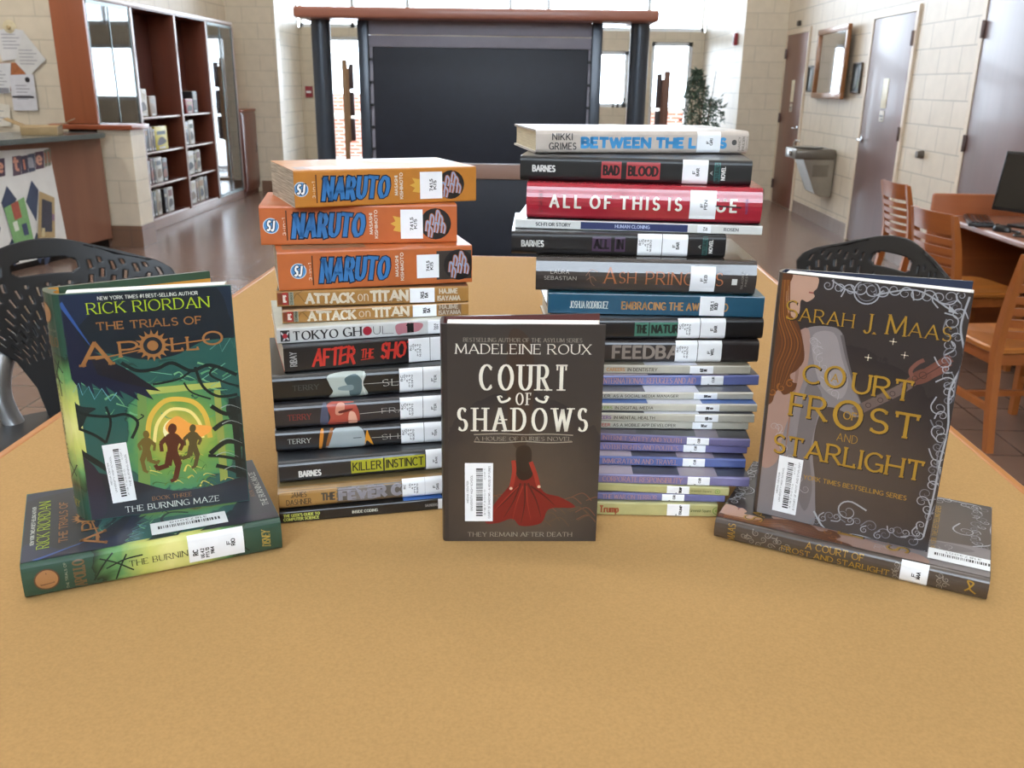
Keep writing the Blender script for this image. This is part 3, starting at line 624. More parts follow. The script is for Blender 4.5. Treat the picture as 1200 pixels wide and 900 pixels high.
def shadow_art(p):
    mq = quad_map(((520, 383), (711, 383), (697, 635), (519, 634)), CS_W, CS_L)
    mp = lambda x, y: mq(500 + x / 3, 350 + y / 3); ppm = 757 / CS_L
    P = lambda *pts: [mp(*q) for q in pts]
    lb = lambda *a: line_box(mp, *a, ppm)
    rng = random.Random(4)
    for k in range(26):
        x = 120 + 440 * rng.random(); y = 690 + 110 * rng.random(); p.line(P((x, y), (x + 40, y - 8 - 10 * rng.random()), (x + 70, y + 12)), .0009, ink('5a4633' if k % 2 else '6e4a36'), 1)
    for k in range(9):
        x = 300 + 50 * rng.random(); p.line(P((x, 120 + 40 * k), (x + 10 - 20 * rng.random(), 160 + 40 * k), (x, 200 + 40 * k)), .002, ink('6a543a'), 1)
    p.poly(P((300, 120), (372, 160), (380, 330), (350, 520), (300, 500), (285, 300)), ink('3f3127'), 1)
    # seated figure in a wide red gown
    red, dred, hi = ink('741a17'), ink('4e1513'), ink('962f24')
    p.poly(P((318, 620), (370, 615), (410, 680), (470, 700), (520, 735), (430, 740), (400, 790), (330, 800), (300, 775), (245, 790), (205, 785), (240, 720), (290, 660)), red, 2)
    for a, b in (((330, 650), (270, 770)), ((345, 650), (330, 790)), ((355, 650), (400, 770)), ((320, 660), (240, 745)), ((365, 660), (450, 730))): p.line(P(a, ((a[0] + b[0]) / 2 + 6, (a[1] + b[1]) / 2), b), .0022, dred, 3, True, True)
    for a, b in (((338, 660), (300, 780)), ((350, 660), (365, 780)), ((322, 660), (222, 765))): p.line(P(a, ((a[0] + b[0]) / 2 - 4, (a[1] + b[1]) / 2), b), .0012, hi, 4, True, True)
    p.poly(P((312, 575), (345, 565), (372, 580), (370, 625), (340, 640), (318, 625)), ink('2a1a16'), 3)
    p.poly(P((315, 540), (330, 520), (358, 520), (370, 545), (362, 600), (340, 610), (320, 595)), ink('2c211b'), 4)
    p.line(P((306, 570), (308, 610), (297, 665)), .004, hi, 4); p.line(P((366, 575), (382, 620), (392, 660)), .004, hi, 4); p.disc(mp(296, 668), .0016, ink('d8b9a0'), 4, 8); p.disc(mp(394, 662), .0016, ink('d8b9a0'), 4, 8)
    w, g = ink('e4dfcf'), ink('a39c8c')
    p.text('BESTSELLING AUTHOR OF THE ASYLUM SERIES', lb(138, 152, 550, 153, 13), 'serif', g, 5, sub=1)
    p.text('MADELEINE ROUX', lb(110, 183, 580, 184, 33), 'serif', w, 5)
    p.text('COURT', lb(190, 282, 500, 282, 88), 'west', w, 5)
    p.text('OF', lb(316, 356, 372, 356, 42), 'west', w, 5)
    for s, x in ((1, 275), (-1, 408)): p.line(P((x - 20 * s, 346), (x - 10 * s, 366), (x + 12 * s, 362), (x + 22 * s, 352)), .0022, w, 5); p.spiral(mp(x - 14 * s, 352), .0022, 1, 0, .0012, w, 5)
    p.text('SHADOWS', lb(112, 428, 568, 428, 82), 'west', w, 5)
    for x, y in ((200, 428), (272, 428)): p.line(P((x - 14, y), (x + 14, y)), .0012, w, 5, False)
    p.line(P((170, 480), (260, 477), (345, 480), (430, 478), (515, 482)), .0009, g, 5); p.line(P((170, 505), (260, 508), (345, 504), (430, 508), (512, 505)), .0009, g, 5)
    p.text('A HOUSE OF FURIES NOVEL', lb(172, 494, 510, 495, 14), 'serif', g, 5, sub=1)
    p.text('THEY REMAIN AFTER DEATH', lb(143, 829, 508, 829, 16), 'serif', g, 5, sub=1)
def standing(B, psi, L, t):
    up = Vector((0, 0, 1)); ri = Vector((cos(psi), sin(psi), 0)); no = Vector((sin(psi), -cos(psi), 0))
    O = Vector(B) + up * L - no * t
    return Matrix(((-up.x, ri.x, no.x, O.x), (-up.y, ri.y, no.y, O.y), (-up.z, ri.z, no.z, O.z), (0, 0, 0, 1)))
# ------------------------------------------------------------------ the room
BLK = dict(bw=.4064, bh=.2032, mortar=.006)
WALLX = brick_mat('painted_block_side', 'd8ccb8', 'd4c8b4', 'b5ab99', rotx='x', rough=.42, **BLK)
WALLY = brick_mat('painted_block_end', 'd8ccb6', 'd4c8b2', 'c5bba6', rotx='y', rough=.42, **BLK)
FLOORM = brick_mat('floor_tile', '7d6558', '755e52', '57473f', .305, .305, .006, .24, 'z', 0.0, .25, .3, .06, .5)
BASEX = brick_mat('base_tile_side', '8f8078', '897a72', '6d605a', .2, .16, .004, .4, 'x', 0)
BASEY = brick_mat('base_tile_end', '7d5f4c', '7d5f4c', '6d5548', .2, .16, .004, .4, 'y', 0)
CREAM = M('d8ccb4', .45, 0, 0, .04, 6)
RX_, LX, BACKY, FARY = 3.25, -4.29, -4.0, 16.0
def sbox(name, a, b, mat, parent=None, r=0):
    mb = MB()
    if r: mb.rbox(a, b, r, mat)
    else: mb.box(a, b, mat)
    return struct(mb.build(name, parent, r > 0))
sbox('floor', (-8, BACKY, -.1), (8, FARY, 0), FLOORM)
sbox('ceiling', (-8, BACKY, CEIL), (8, FARY + .3, CEIL + .1), M('e6e3dc', .8, 0, 0, .03, 5))
sbox('wall_right', (RX_, BACKY, 0), (RX_ + .2, 13.1, CEIL), WALLX)
sbox('wall_left', (LX - .2, 8.72, 0), (LX, 13.1, CEIL), WALLX)
sbox('wall_notice', (-8, 8.75, 0), (LX - .2, 8.95, CEIL), WALLY)
sbox('wall_outer_left', (-8.2, BACKY, 0), (-8, 8.95, CEIL), WALLX)
mb = MB()
for a_, b_ in (((-8.2, 0), (RX_ + .2, 2.7)), ((-8.2, CEIL - .25), (RX_ + .2, CEIL)), ((-8.2, 2.7), (-3.2, CEIL - .25)), ((2.7, 2.7), (RX_ + .2, CEIL - .25))): mb.box((a_[0], BACKY - .2, a_[1]), (b_[0], BACKY, b_[1]), M('b9ae98', .7, 0, 0, .05, 4))
struct(mb.build('wall_back', None, False))
sbox('wall_stub_right', (2.68, 12.9, 0), (RX_, 13.1, CEIL), WALLY)
sbox('wall_stub_left', (LX, 12.9, 0), (-3.62, 13.1, CEIL), WALLY)
sbox('wall_alcove_right', (2.68, 13.1, 0), (2.88, FARY, CEIL), WALLX)
sbox('wall_alcove_left', (-4.3, 13.1, 0), (-4.1, FARY, CEIL), WALLX)
# window wall: piers, sills, a transom beam and the glazing between them
FW = MB()
for x0, x1 in ((-4.1, -3.7), (-1.3, -1.1), (1.45, 1.82), (2.5, 2.68)): FW.box((x0, FARY, 0), (x1, FARY + .25, 2.3), WALLY)
FW.box((-1.1, FARY, 0), (1.45, FARY + .25, 1.15), WALLY); FW.box((-1.1, FARY, 2.05), (1.45, FARY + .25, 2.36), WALLY)
FW.box((-4.1, FARY, 2.3), (-1.1, FARY + .25, 2.36), WALLY); FW.box((-3.7, FARY, 2.22), (-1.3, FARY + .25, 2.3), WALLY); FW.box((1.45, FARY, 2.3), (2.68, FARY + .25, 2.36), WALLY); FW.box((1.82, FARY, 2.2), (2.5, FARY + .25, 2.3), WALLY)
FW.box((-4.1, FARY, CEIL - .25), (2.68, FARY + .25, CEIL), WALLY)
struct(FW.build('wall_far', None, False))
GLASS = glass_mat('window_glass', (.97, .99, 1, 1), 1.0)
ALU = M('d5d8da', .35, 0, .3, .03)
def window(n, x0, x1, z0, z1, mull, FARY=FARY):
    r = thing('window_%d' % n, 'x', 'window'); del r['label'], r['category']; struct(r)
    mb = MB(); w = .06
    mb.box((x0, FARY + .08, z0), (x1, FARY + .16, z0 + w), ALU); mb.box((x0, FARY + .08, z1 - w), (x1, FARY + .16, z1), ALU)
    for x in [x0 + w / 2, x1 - w / 2] + mull: mb.box((x - w / 2, FARY + .08, z0), (x + w / 2, FARY + .16, z1), ALU)
    mb.build('window_frame', r, False)
    g = MB(); g.box((x0 + w, FARY + .117, z0 + w), (x1 - w, FARY + .123, z1 - w), GLASS); g.build('window_pane', r, False)
window(1, -4.1, 2.68, 2.36, CEIL - .25, [-3.2, -2.27, -.55, .08, 1.75])
window(5, -3.2, 2.7, 2.7, CEIL - .25, [-1.7, -.25, 1.2], BACKY - .24)  # unseen rear window, added for highlights on spine edges and frontal daylight
window(2, -3.7, -1.3, .0, 2.22, [-2.5]); window(3, 1.82, 2.5, .0, 2.2, []); window(4, -1.1, 1.45, 1.15, 2.05, [.2])
# skirting tiles
def skirt(name, a, b, mat): sbox(name, a, b, mat)
skirt('baseboard_right', (RX_ - .012, 9.6, 0), (RX_, 11.7, .15), BASEX); skirt('baseboard_right_near', (RX_ - .012, 7.24, 0), (RX_, 8.42, .15), BASEX)
skirt('baseboard_stub_right', (2.668, 12.888, 0), (3.15, 12.9, .15), BASEY); skirt('baseboard_stub_left', (-3.95, 12.888, 0), (-3.62, 12.9, .15), BASEY)
# doors on the right wall
CHROME = M('c9ccd0', .16, 0, 1.0, .03); HINGE = M('6e5f5c', .35, 0, .7, .05); FRAMEP = M('d6c6b0', .4, 0, 0, .04)
def door(n, y0, y1, ztop, color, rough, sign=True, handle=True, flip=1):
    r = bpy.data.objects.new('door_%d' % n, None); COL.objects.link(r); struct(r); r.location = (RX_, (y0 + y1) / 2, 0); h = (y1 - y0) / 2; f = .055
    mb = MB()
    for a in (-h - f, h): mb.box((-.02, a, 0), (-.001, a + f, ztop + f), FRAMEP)
    mb.box((-.02, -h, ztop), (-.001, h, ztop + f), FRAMEP); mb.build('door_frame', r, False)
    s = MB(); s.rbox((-.014, -h + .004, .012), (-.001, h - .004, ztop - .005), .002, color); s.build('door_leaf', r)
    if handle:
        k = MB(); yy = flip * (h - .07); T = Matrix.Translation((-.014, yy, 1.02)) @ Matrix.Rotation(radians(-90), 4, 'Y')
        k.lathe([(.001, 0), (.032, 0), (.032, .008), (.012, .014), (.011, .05), (.001, .052)], CHROME, 18, T=T)
        k.tube([(-.06, yy, 1.02), (-.066, yy - flip * .03, 1.02), (-.064, yy - flip * .08, 1.02), (-.06, yy - flip * .12, 1.018)], [.011, .011, .009, .008], CHROME)
        o = k.build('door_handle', r)
    for z in (.25, 1.12, 1.93):
        k = MB(); k.rbox((-.03, -flip * h - .017, z - .06), (-.012, -flip * h + .017, z + .06), .004, HINGE); k.tube([(-.03, -flip * h, z - .062), (-.03, -flip * h, z + .062)], .008, HINGE); k.build('hinge', r)
    if sign:
        k = MB(); k.rbox((-.018, -.09, 1.33), (-.014, .05, 1.60), .001, M('e6e0c8', .3)); k.rbox((-.018, -.075, 1.21), (-.014, .04, 1.31), .001, M('cfc8bd', .4))
        k.box((-.0185, -.06, 1.25), (-.018, .03, 1.27), GREYINK); k.box((-.0185, -.06, 1.225), (-.018, .01, 1.238), GREYINK); k.build('door_notice', r)
    return r
door(1, 11.80, 12.78, 2.16, M('6f4231', .4, .2, 0, .08, 8, 0, 'wood'), .4, flip=-1)
door(2, 8.49, 9.53, 2.15, M('6b4f4b', .33, .1, 0, .06, 8, 0, 'wood'), .3)
door(3, 6.12, 7.17, 2.15, M('6e5755', .36, .1, 0, .05, 8, 0, 'wood'), .3, False, False, -1)
# half wall pillar beside the service desk
mb = MB(); mb.box((-4.0, 8.27, .2), (-3.7, 8.55, 1.06), WALLY); mb.box((-4.0, 8.26, 0), (-3.69, 8.56, .2), BASEY)
struct(mb.build('wall_half', None, False))
REDWOOD = M('8a4528', .32, .3, 0, .10, 7, 0, 'woodx')
mb = MB(); mb.rbox((-4.42, 8.22, 1.06), (-3.66, 8.6, 1.105), .008, REDWOOD); struct(mb.build('trim_half_wall_cap'))
# things outside the glass: pavement and a low brick wall
sbox('ground_outside', (-16, FARY + .3, -.15), (16, 60, -.05), M('cfd0cc', .8, 0, 0, .05, 1))
OB = brick_mat('outdoor_brick', 'b5604a', 'a85644', 'cbb9ab', .23, .075, .01, .8, rotx='y')
mb = MB(); mb.box((-9, 20, -.1), (-2.2, 20.3, .75), OB); mb.box((-9, 19.97, .75), (-2.2, 20.33, .87), M('d8cfc4', .8)); mb.box((-9, 20.05, .87), (-2.2, 20.3, 1.25), OB)
struct(mb.build('wall_outside_left', None, False))
mb = MB(); mb.box((2.0, 20, -.1), (9, 20.3, 1.0), OB); mb.box((1.98, 19.97, 1.0), (9.02, 20.33, 1.08), M('d8cfc4', .8)); struct(mb.build('wall_outside_right', None, False))

# ------------------------------------------------------------------ table
TX0, TX1, TY0, TY1 = -.631, .553, .42, 2.292
TOPM = M('b08c5b', .75, 0, 0, .06, 420, 0.05, spec=.08)
EDGEM = M('b0702f', .4, .2, 0, .1, 9, 0, 'woody')
tb = thing('library_table', 'tall table with speckled tan top and wooden edge, holding all the stacked books', 'table', ((TX0 + TX1) / 2, (TY0 + TY1) / 2, 0))
hx, hy = (TX1 - TX0) / 2, (TY1 - TY0) / 2
mb = MB(); mb.rbox((-hx + .012, -hy + .012, TABLE_Z - .035), (hx - .012, hy - .012, TABLE_Z), .002, TOPM); mb.build('tabletop', tb)
mb = MB()
for a, b in (((-hx, -hy), (-hx + .012, hy)), ((hx - .012, -hy), (hx, hy)), ((-hx + .012, -hy), (hx - .012, -hy + .012)), ((-hx + .012, hy - .012), (hx - .012, hy))):
    mb.rbox((a[0], a[1], TABLE_Z - .036), (b[0], b[1], TABLE_Z - .0004), .0025, EDGEM)
mb.build('edge_band', tb)
LEGM = M('3b3a3c', .4, 0, .6, .04)
mb = MB()
for a in (-hx + .10, hx - .14): mb.box((a, -hy + .1, TABLE_Z - .10), (a + .04, hy - .1, TABLE_Z - .036), LEGM)
for a in (-hy + .10, hy - .14): mb.box((-hx + .14, a, TABLE_Z - .10), (hx - .14, a + .04, TABLE_Z - .036), LEGM)
mb.build('apron', tb, False)
for sx in (-1, 1):
    for sy in (-1, 1):
        mb = MB(); x, y = sx * (hx - .30), sy * (hy - .30)
        mb.tube([(x, y, .02), (x, y, TABLE_Z - .036)], .032, LEGM, 16); mb.lathe([(.02, 0), (.035, 0), (.035, .02), (.02, .022)], LEGM, 16, (x, y, 0)); mb.build('leg', tb)

# ------------------------------------------------------------------ standing and lying featured books
def place(root, L, t):
    for c in root.children: c.location = (-L, 0, -t)
def lab_lines(a, b=None): return [(a, .30, .14, .34, .68), (b, .52, .14, .34, .66)] if b else [(a, .45, .16, .3, .7)]
AR = [('RC', .10, .10, .52, .74), ('3.8', .20, .08, .45, .65), ('RL 5.2', .30, .08, .30, .70), ('PTS 9.0', .40, .08, .25, .72), ('163870', .50, .08, .25, .72)]
zt = TABLE_Z
a = onz(30, 704, zt); b = onz(331, 645, zt); yaw_ap = atan2(b.y - a.y, b.x - a.x); LT = .0325
mz = dict(hard=True, front='1c3238', spine='1b332c', inner='c08a34', r=.0065)
MAZE = ramp_art('maze_cover_print', [(0, 'e9dc83'), (.30, 'b9b04a'), (.60, '6f9a48'), (.95, '45845c'), (1.30, '285650'), (1.75, '172a36')], (AP_L - .079, .092), (.054, .052), .3, 26)
MAZE_S = ramp_art('maze_spine_print', [(0, 'dcd88a'), (.35, 'c3c76a'), (.75, '5f9158'), (1.0, '2b4a3c'), (1.3, '16241f')], (AP_L * .55, 0), (.062, .3), .22, 45)
k1 = thing('hardcover_book', 'dark green hardcover lying flat at far left, another copy standing on it', 'book', (a.x, a.y, zt + .0003), yaw_ap, 'two copies of a green cover')
ff, fs = book(k1, AP_L, AP_W + .004, LT, front_art=maze_art, spine_art=maze_spine, front_mat=MAZE, spine_mat=MAZE_S, bulge=.0012, **mz)
make_label(k1, fs, (AP_L * .615, LT * .18, AP_L * .84, LT * .97), [('RC', .12, .10, .25, .5), ('UG 4.2', .24, .07, .1, .5), ('PTS 13', .33, .07, .1, .5), ('1964', .42, .07, .2, .5), ('F', .72, .08, .45, .6), ('RIO', .80, .08, .38, .66)], layer=9)
barcode(k1, ff, (.024, .078), 0, .024, .066, [('31873000', .82, .16, .25, .75)])
for o_ in k1.children:
    if o_.name.startswith('barcode'): pass
TS = .034; z1 = zt + LT + .0008; Bs = onz(101, 611, z1)
k2 = thing('hardcover_book', 'dark green hardcover standing upright at left, glowing arch and three runners on its front', 'book', group='two copies of a green cover', M4=standing(Bs, radians(21), AP_L - .003, TS) @ Matrix.Translation((AP_L - .003, 0, TS)))
ff, fs = book(k2, AP_L - .003, AP_W - .002, TS, front_art=maze_art, spine_art=maze_spine, front_mat=MAZE, spine_mat=MAZE_S, bulge=.002, open_back=radians(17), skew=-.013, page=WHITEPAGE, bt=.0042, band=('2b4a37', .007), **mz)
mqa = quad_map(((62, 352), (277, 336), (293, 592), (101, 611)), AP_W, AP_L)
barcode(k2, ff, mqa(139, 558), radians(2.5), .0205, .058, school_lines('THE BURNING MAZE', (.25, .8)))
place(k2, AP_L - .003, TS)

a = onz(836, 631, zt); b = onz(1154, 706, zt); yaw_fr = atan2(b.y - a.y, b.x - a.x); LT2 = .0215
FROST = ramp_art('scrollwork_cover_print', [(0, '554a44'), (.6, '443b37'), (1.2, '352f2e'), (2, '2b2627')], (FR_L * .75, .06), (.12, .12), .1)
fz = dict(hard=True, front='372f2c', spine='4a4038', inner='1c2740', r=.006)
k3 = thing('hardcover_book', 'dark brown hardcover lying flat at far right, spine with gold lettering towards us', 'book', (a.x, a.y, zt + .0006), yaw_fr, 'two copies of a brown cover')
ff, fs = book(k3, FR_L, FR_W, LT2, front_art=frost_art, spine_art=frost_spine, front_mat=FROST, spine_mat=M('4b4038', .28, .5, 0, .08, 60), bulge=.0008, **fz)
make_label(k3, fs, (FR_L * .705, LT2 * .03, FR_L * .80, LT2 * .98), [('F', .50, .16, .38, .56), ('MAA', .66, .16, .30, .66)])
barcode(k3, ff, (.026, .022), 0, .022, .058, [('31873001', .82, .16, .25, .75)])
TS2 = .022; z1 = zt + LT2 + .001; Bs = onz(881, 599, z1)
k4 = thing('hardcover_book', 'dark brown hardcover standing upright at right, auburn haired woman and silver scrollwork on front', 'book', group='two copies of a brown cover', M4=standing(Bs, radians(-27.5), FR_L, TS2) @ Matrix.Translation((FR_L, 0, TS2)))
ff, fs = book(k4, FR_L, FR_W, TS2, front_art=frost_art, spine_art=frost_spine, front_mat=FROST, spine_mat=M('4b4038', .28, .5, 0, .08, 60), bulge=.001, open_back=radians(13), page=WHITEPAGE, inset=.0008, **fz)
mqa = quad_map(((911, 319), (1138, 345), (1084, 644), (881, 600)), FR_W, FR_L)
barcode(k4, ff, mqa(923, 569), radians(-1), .0225, .058, school_lines('A COURT OF FROST AND STARLIGHT', (.08, .95)))
place(k4, FR_L, TS2)

TS3 = .029; Bs = onz(519, 634, zt + .0004)
SHADE = ramp_art('gown_cover_print', [(0, '5a4a3c'), (.5, '4a4038'), (1.0, '3d3733'), (1.6, '2f2b2b')], (CS_L * .8, .075), (.11, .09), .12)
k5 = thing('hardcover_book', 'dark brown hardcover standing upright in the middle, woman in a red gown on its front', 'book', M4=standing(Bs, radians(3.2), CS_L, TS3) @ Matrix.Translation((CS_L, 0, TS3)))
ff, fs = book(k5, CS_L, CS_W, TS3, front_art=shadow_art, front='3a3330', spine='332d2b', front_mat=SHADE, bulge=.001, open_back=radians(6), page=WHITEPAGE, inner='5a2c28', r=.004)
mqa = quad_map(((520, 383), (711, 383), (697, 635), (519, 634)), CS_W, CS_L)
barcode(k5, ff, mqa(561.5, 577), 0, .0265, .0605, school_lines('COURT OF SHADOWS - A HOUSE OF FURIES', (.05, .95)))
place(k5, CS_L, TS3)
# ------------------------------------------------------------------ the two stacks
za = lambda x: 290 + x / 4.286
zb = lambda x: 300 + x / 4.615
zc = lambda x: 590 + x / 3.871
zd = lambda x: 600 + x / 4
ze = lambda x: 680 + x / 4.736
zf = lambda x: 700 + x / 6
MC5 = [('RC', .10, .10, .50, .75), ('UG', .21, .08, .55, .78), ('4.9', .32, .08, .45, .75), ('PTS 9', .43, .08, .25, .75), ('163870', .54, .08, .2, .75)]
class Stack:
    def __init__(s): s.z = TABLE_Z + .0002
    def add(s, bl, br, t, yaw, label, L=None, W=.152, hard=False, items=(), labs=(), group=None, **kw):
        yaw = radians(yaw); A = onz(bl[0], bl[1], s.z); d = Vector((cos(yaw), sin(yaw), 0)); n = Vector((-d.y, d.x, 0))
        def u_of(x, y=None):
            r = ray(x, y if y is not None else bl[1]); k = (A - CAM).dot(n) / r.dot(n); return (CAM + r * k - A).dot(d)
        if L is None: L = u_of(*br)
        t2 = t - .0003
        root = thing('hardcover_book' if hard else 'paperback_book', label, 'book', (A.x, A.y, s.z), yaw, group)
        ym = (bl[1] + (br[1] if br else bl[1] - 16)) / 2 - 500 * t
        U = lambda x: min(max(u_of(x, ym), .0008), L - .0008)
        def art(p):
            for it in items:
                k = it[0]
                if k == 't': p.text(it[1], (U(it[4]), t2 * it[6], U(it[5]), t2 * it[7]), it[2], ink(it[3]), it[8] if len(it) > 8 else 3, grow=it[9] if len(it) > 9 else 0)
                elif k == 'v': p.text(it[1], (U(it[4]), t2 * it[6], U(it[5]), t2 * it[7]), it[2], ink(it[3]), 4, 90, 1)
                elif k == 'r': p.rect((U(it[2]), t2 * it[4], U(it[3]), t2 * it[5]), ink(it[1]), it[6] if len(it) > 6 else 1, 3, 8)
                elif k == 'd': p.disc((U(it[2]), t2 * it[3]), t2 * it[4], ink(it[1]), it[5] if len(it) > 5 else 2)
                elif k == 'o': p.ring((U(it[2]), t2 * it[3]), t2 * it[4], t2 * it[5], ink(it[1]), it[6] if len(it) > 6 else 3)
                elif k == 'p': p.poly([(U(x), t2 * v) for x, v in it[2]], ink(it[1]), it[3] if len(it) > 3 else 2, it[4] if len(it) > 4 else True)
                elif k == 'l': p.line([(U(x), t2 * v) for x, v in it[3]], it[2], ink(it[1]), it[4] if len(it) > 4 else 4)
        fa = kw.pop('front_art', None)
        ff, fs = book(root, L, W, t2, hard, spine_art=art, front_art=fa, **kw)
        for x0, x1, lines, v0, v1 in labs: make_label(root, fs, (U(x0), t2 * v0, U(x1), t2 * v1), lines)
        s.z += t; s.last = root
        return root
F1 = lambda a, b: [(a, .46, .13, .42, .56), (b, .60, .13, .34, .68)]
N2 = lambda a, b: [(a, .50, .15, .28, .74), (b, .66, .15, .34, .68)]
def manga_top(c1, c2, c3):
    def f(p):
        p.poly([(p.W * .45, p.H * .02), (p.W * .98, p.H * .02), (p.W * .98, p.H * .5), (p.W * .6, p.H * .42)], ink(c1), 1); p.poly([(p.W * .55, p.H * .04), (p.W * .9, p.H * .06), (p.W * .8, p.H * .3)], ink(c2), 2)
        p.rect((p.W * .1, p.H * .55, p.W * .32, p.H * .97), ink(c3), 1, 2, 2)
    return f
ST = Stack()
ST.add((328, 614), None, .0128, 15, 'thin black paperback at the bottom of the left stack', L=.20, W=.165, front='1c1d20', spine='191a1d', items=[
    ('t', "THE GEEK'S GUIDE TO", 'bold', 'c4cf6a', zb(145), zb(345), .52, .80), ('t', 'COMPUTER SCIENCE', 'bold', 'c4cf6a', zb(145), zb(340), .18, .46), ('t', 'INSIDE CODING', 'bold', 'b9bcb0', zb(520), zb(660), .35, .62), ('t', 'SAUNDERS', 'sans', 'a9a9a9', zb(915), zb(983), .35, .6)],
    labs=[(zb(985), 520, [], 0, 1)], front_art=lambda p: p.rect((p.W * .0, p.H * .18, p.W * .5, p.H * .38), ink('3f69b0'), 1, 1, 1))
ST.add((327, 598.7), None, .0223, 16, 'brown and grey mottled hardcover, second from the bottom of the left stack', L=.205, W=.15, hard=True, front='6a5a3c', spine='87683c', items=[
    ('r', 'a07a44', zb(125), zb(440), .1, .95), ('r', '5b564f', zb(435), zb(800), 0, 1), ('r', '77706a', zb(520), zb(640), 0, 1, 2),
    ('t', 'JAMES', 'sans', '4a3a28', zb(185), zb(275), .58, .84), ('t', 'DASHNER', 'sans', '4a3a28', zb(160), zb(298), .22, .50), ('t', 'THE', 'bold', '4b4640', zb(350), zb(430), .30, .70), ('t', 'FEVER CODE', 'black', '8d8c95', zb(445), zb(960), .20, .84)],
    labs=[(zb(792), zb(914), MC5[:1] + [(a, f + .12, h, c, d) for a, f, h, c, d in MC5[1:]], .05, .97), (zb(915), zb(1010), [('F', .52, .16, .42, .56), ('DAS', .70, .16, .32, .66)], .05, .97)])
ST.add((328, 568), None, .0236, 16.5, 'black hardcover with a yellow-blocked title, in the lower left stack', L=.207, W=.15, hard=True, front='26272a', spine='222326', items=[
    ('t', 'BARNES', 'bold', 'd9d9d5', zb(228), zb(352), .26, .56), ('r', 'a8a62c', zb(515), zb(688), .22, .82), ('r', 'a8a62c', zb(697), zb(915), .22, .82),
    ('t', 'KILLER', 'sans', '1d1d1b', zb(522), zb(680), .32, .74), ('t', 'INSTINCT', 'sans', '1d1d1b', zb(703), zb(908), .32, .74)], labs=[(zb(920), zb(1012), F1('F', 'BAR'), .02, .98)])
ST.add((323.8, 531.5), None, .0242, 13.5, 'black hardcover with a grey torso and amber flames on its spine, left stack', L=.203, W=.15, hard=True, front='1f1f22', spine='1b1b1e', items=[
    ('t', 'TERRY', 'serif', 'c9d2d0', zb(168), zb(296), .40, .62), ('p', '9aa4a6', ((zb(430), .95), (zb(560), .96), (zb(590), .5), (zb(570), .04), (zb(385), .04), (zb(400), .4))), ('p', 'c67c22', ((zb(350), .9), (zb(368), .9), (zb(352), .1), (zb(338), .1)), 3), ('p', '8a5420', ((zb(400), .9), (zb(420), .9), (zb(385), .1), (zb(372), .1)), 3), ('p', 'd08a20', ((zb(600), .8), (zb(612), .6), (zb(634), .1), (zb(600), .35), (zb(585), .1)), 3),
    ('l', '3a4348', .0008, ((zb(525), .5), (zb(570), .5))), ('t', 'SHATTERED', 'serif', 'b4b4b0', zb(680), zb(1130), .34, .58), ('l', 'b4b4b0', .0005, ((zb(625), .46), (zb(790), .46)))],
    labs=[(zb(785), zb(908), MC5, .03, .97), (zb(911), zb(1012), F1('F', 'TER'), .03, .97)])
ST.add((322.8, 504.4), None, .0265, 15.5, 'dark grey hardcover with a red figure and red lettering on its spine, left stack', L=.203, W=.15, hard=True, front='2b2a2f', spine='28272b', items=[
    ('t', 'TERRY', 'serif', '8c2f2c', zb(168), zb(298), .36, .60), ('p', 'a8483a', ((zb(390), .93), (zb(530), .95), (zb(550), .04), (zb(395), .04), (zb(402), .4))), ('p', '4a4f63', ((zb(360), .9), (zb(385), .9), (zb(388), .1), (zb(345), .1)), 3), ('p', 'c98a74', ((zb(440), .9), (zb(480), .9), (zb(470), .5), (zb(430), .5)), 3), ('p', 'd9a38e', ((zb(505), .55), (zb(535), .5), (zb(545), .06), (zb(500), .06)), 3), ('p', '5d1e1a', ((zb(450), .62), (zb(520), .70), (zb(515), .62), (zb(455), .52)), 4),
    ('t', 'FRAGMENTED', 'serif', 'a9a9a8', zb(680), zb(1150), .40, .62), ('l', 'b4b4b0', .0005, ((zb(560), .45), (zb(780), .5)))], labs=[(zb(780), zb(902), MC5, .03, .97), (zb(905), zb(1012), F1('F', 'TER'), .03, .97)])
ST.add((320.6, 472.8), None, .0285, 17, 'black hardcover with a pale torn-paper picture on its spine, left stack', L=.203, W=.15, hard=True, front='1a1c1c', spine='161818', back='a8452c', items=[
    ('t', 'TERRY', 'serif', '4d5354', zb(195), zb(340), .42, .62), ('p', 'a9b3ac', ((zb(400), .93), (zb(585), .96), (zb(578), .5), (zb(595), .03), (zb(402), .03), (zb(415), .3), (zb(396), .6))), ('p', '4f6468', ((zb(480), .75), (zb(540), .9), (zb(575), .6), (zb(560), .1), (zb(510), .06), (zb(500), .4)), 3), ('p', '76888a', ((zb(450), .45), (zb(520), .5), (zb(520), .3), (zb(450), .33)), 4),
    ('l', 'c8ccc8', .0012, ((zb(588), .96), (zb(576), .5), (zb(592), .04))), ('t', 'SLATED', 'serif', 'c6c8c4', zb(683), zb(1010), .36, .62), ('l', 'b4b4b0', .0005, ((zb(580), .5), (zb(775), .5)))], labs=[(zb(776), zb(902), MC5, .03, .97), (zb(905), zb(1012), F1('F', 'TER'), .03, .97)])
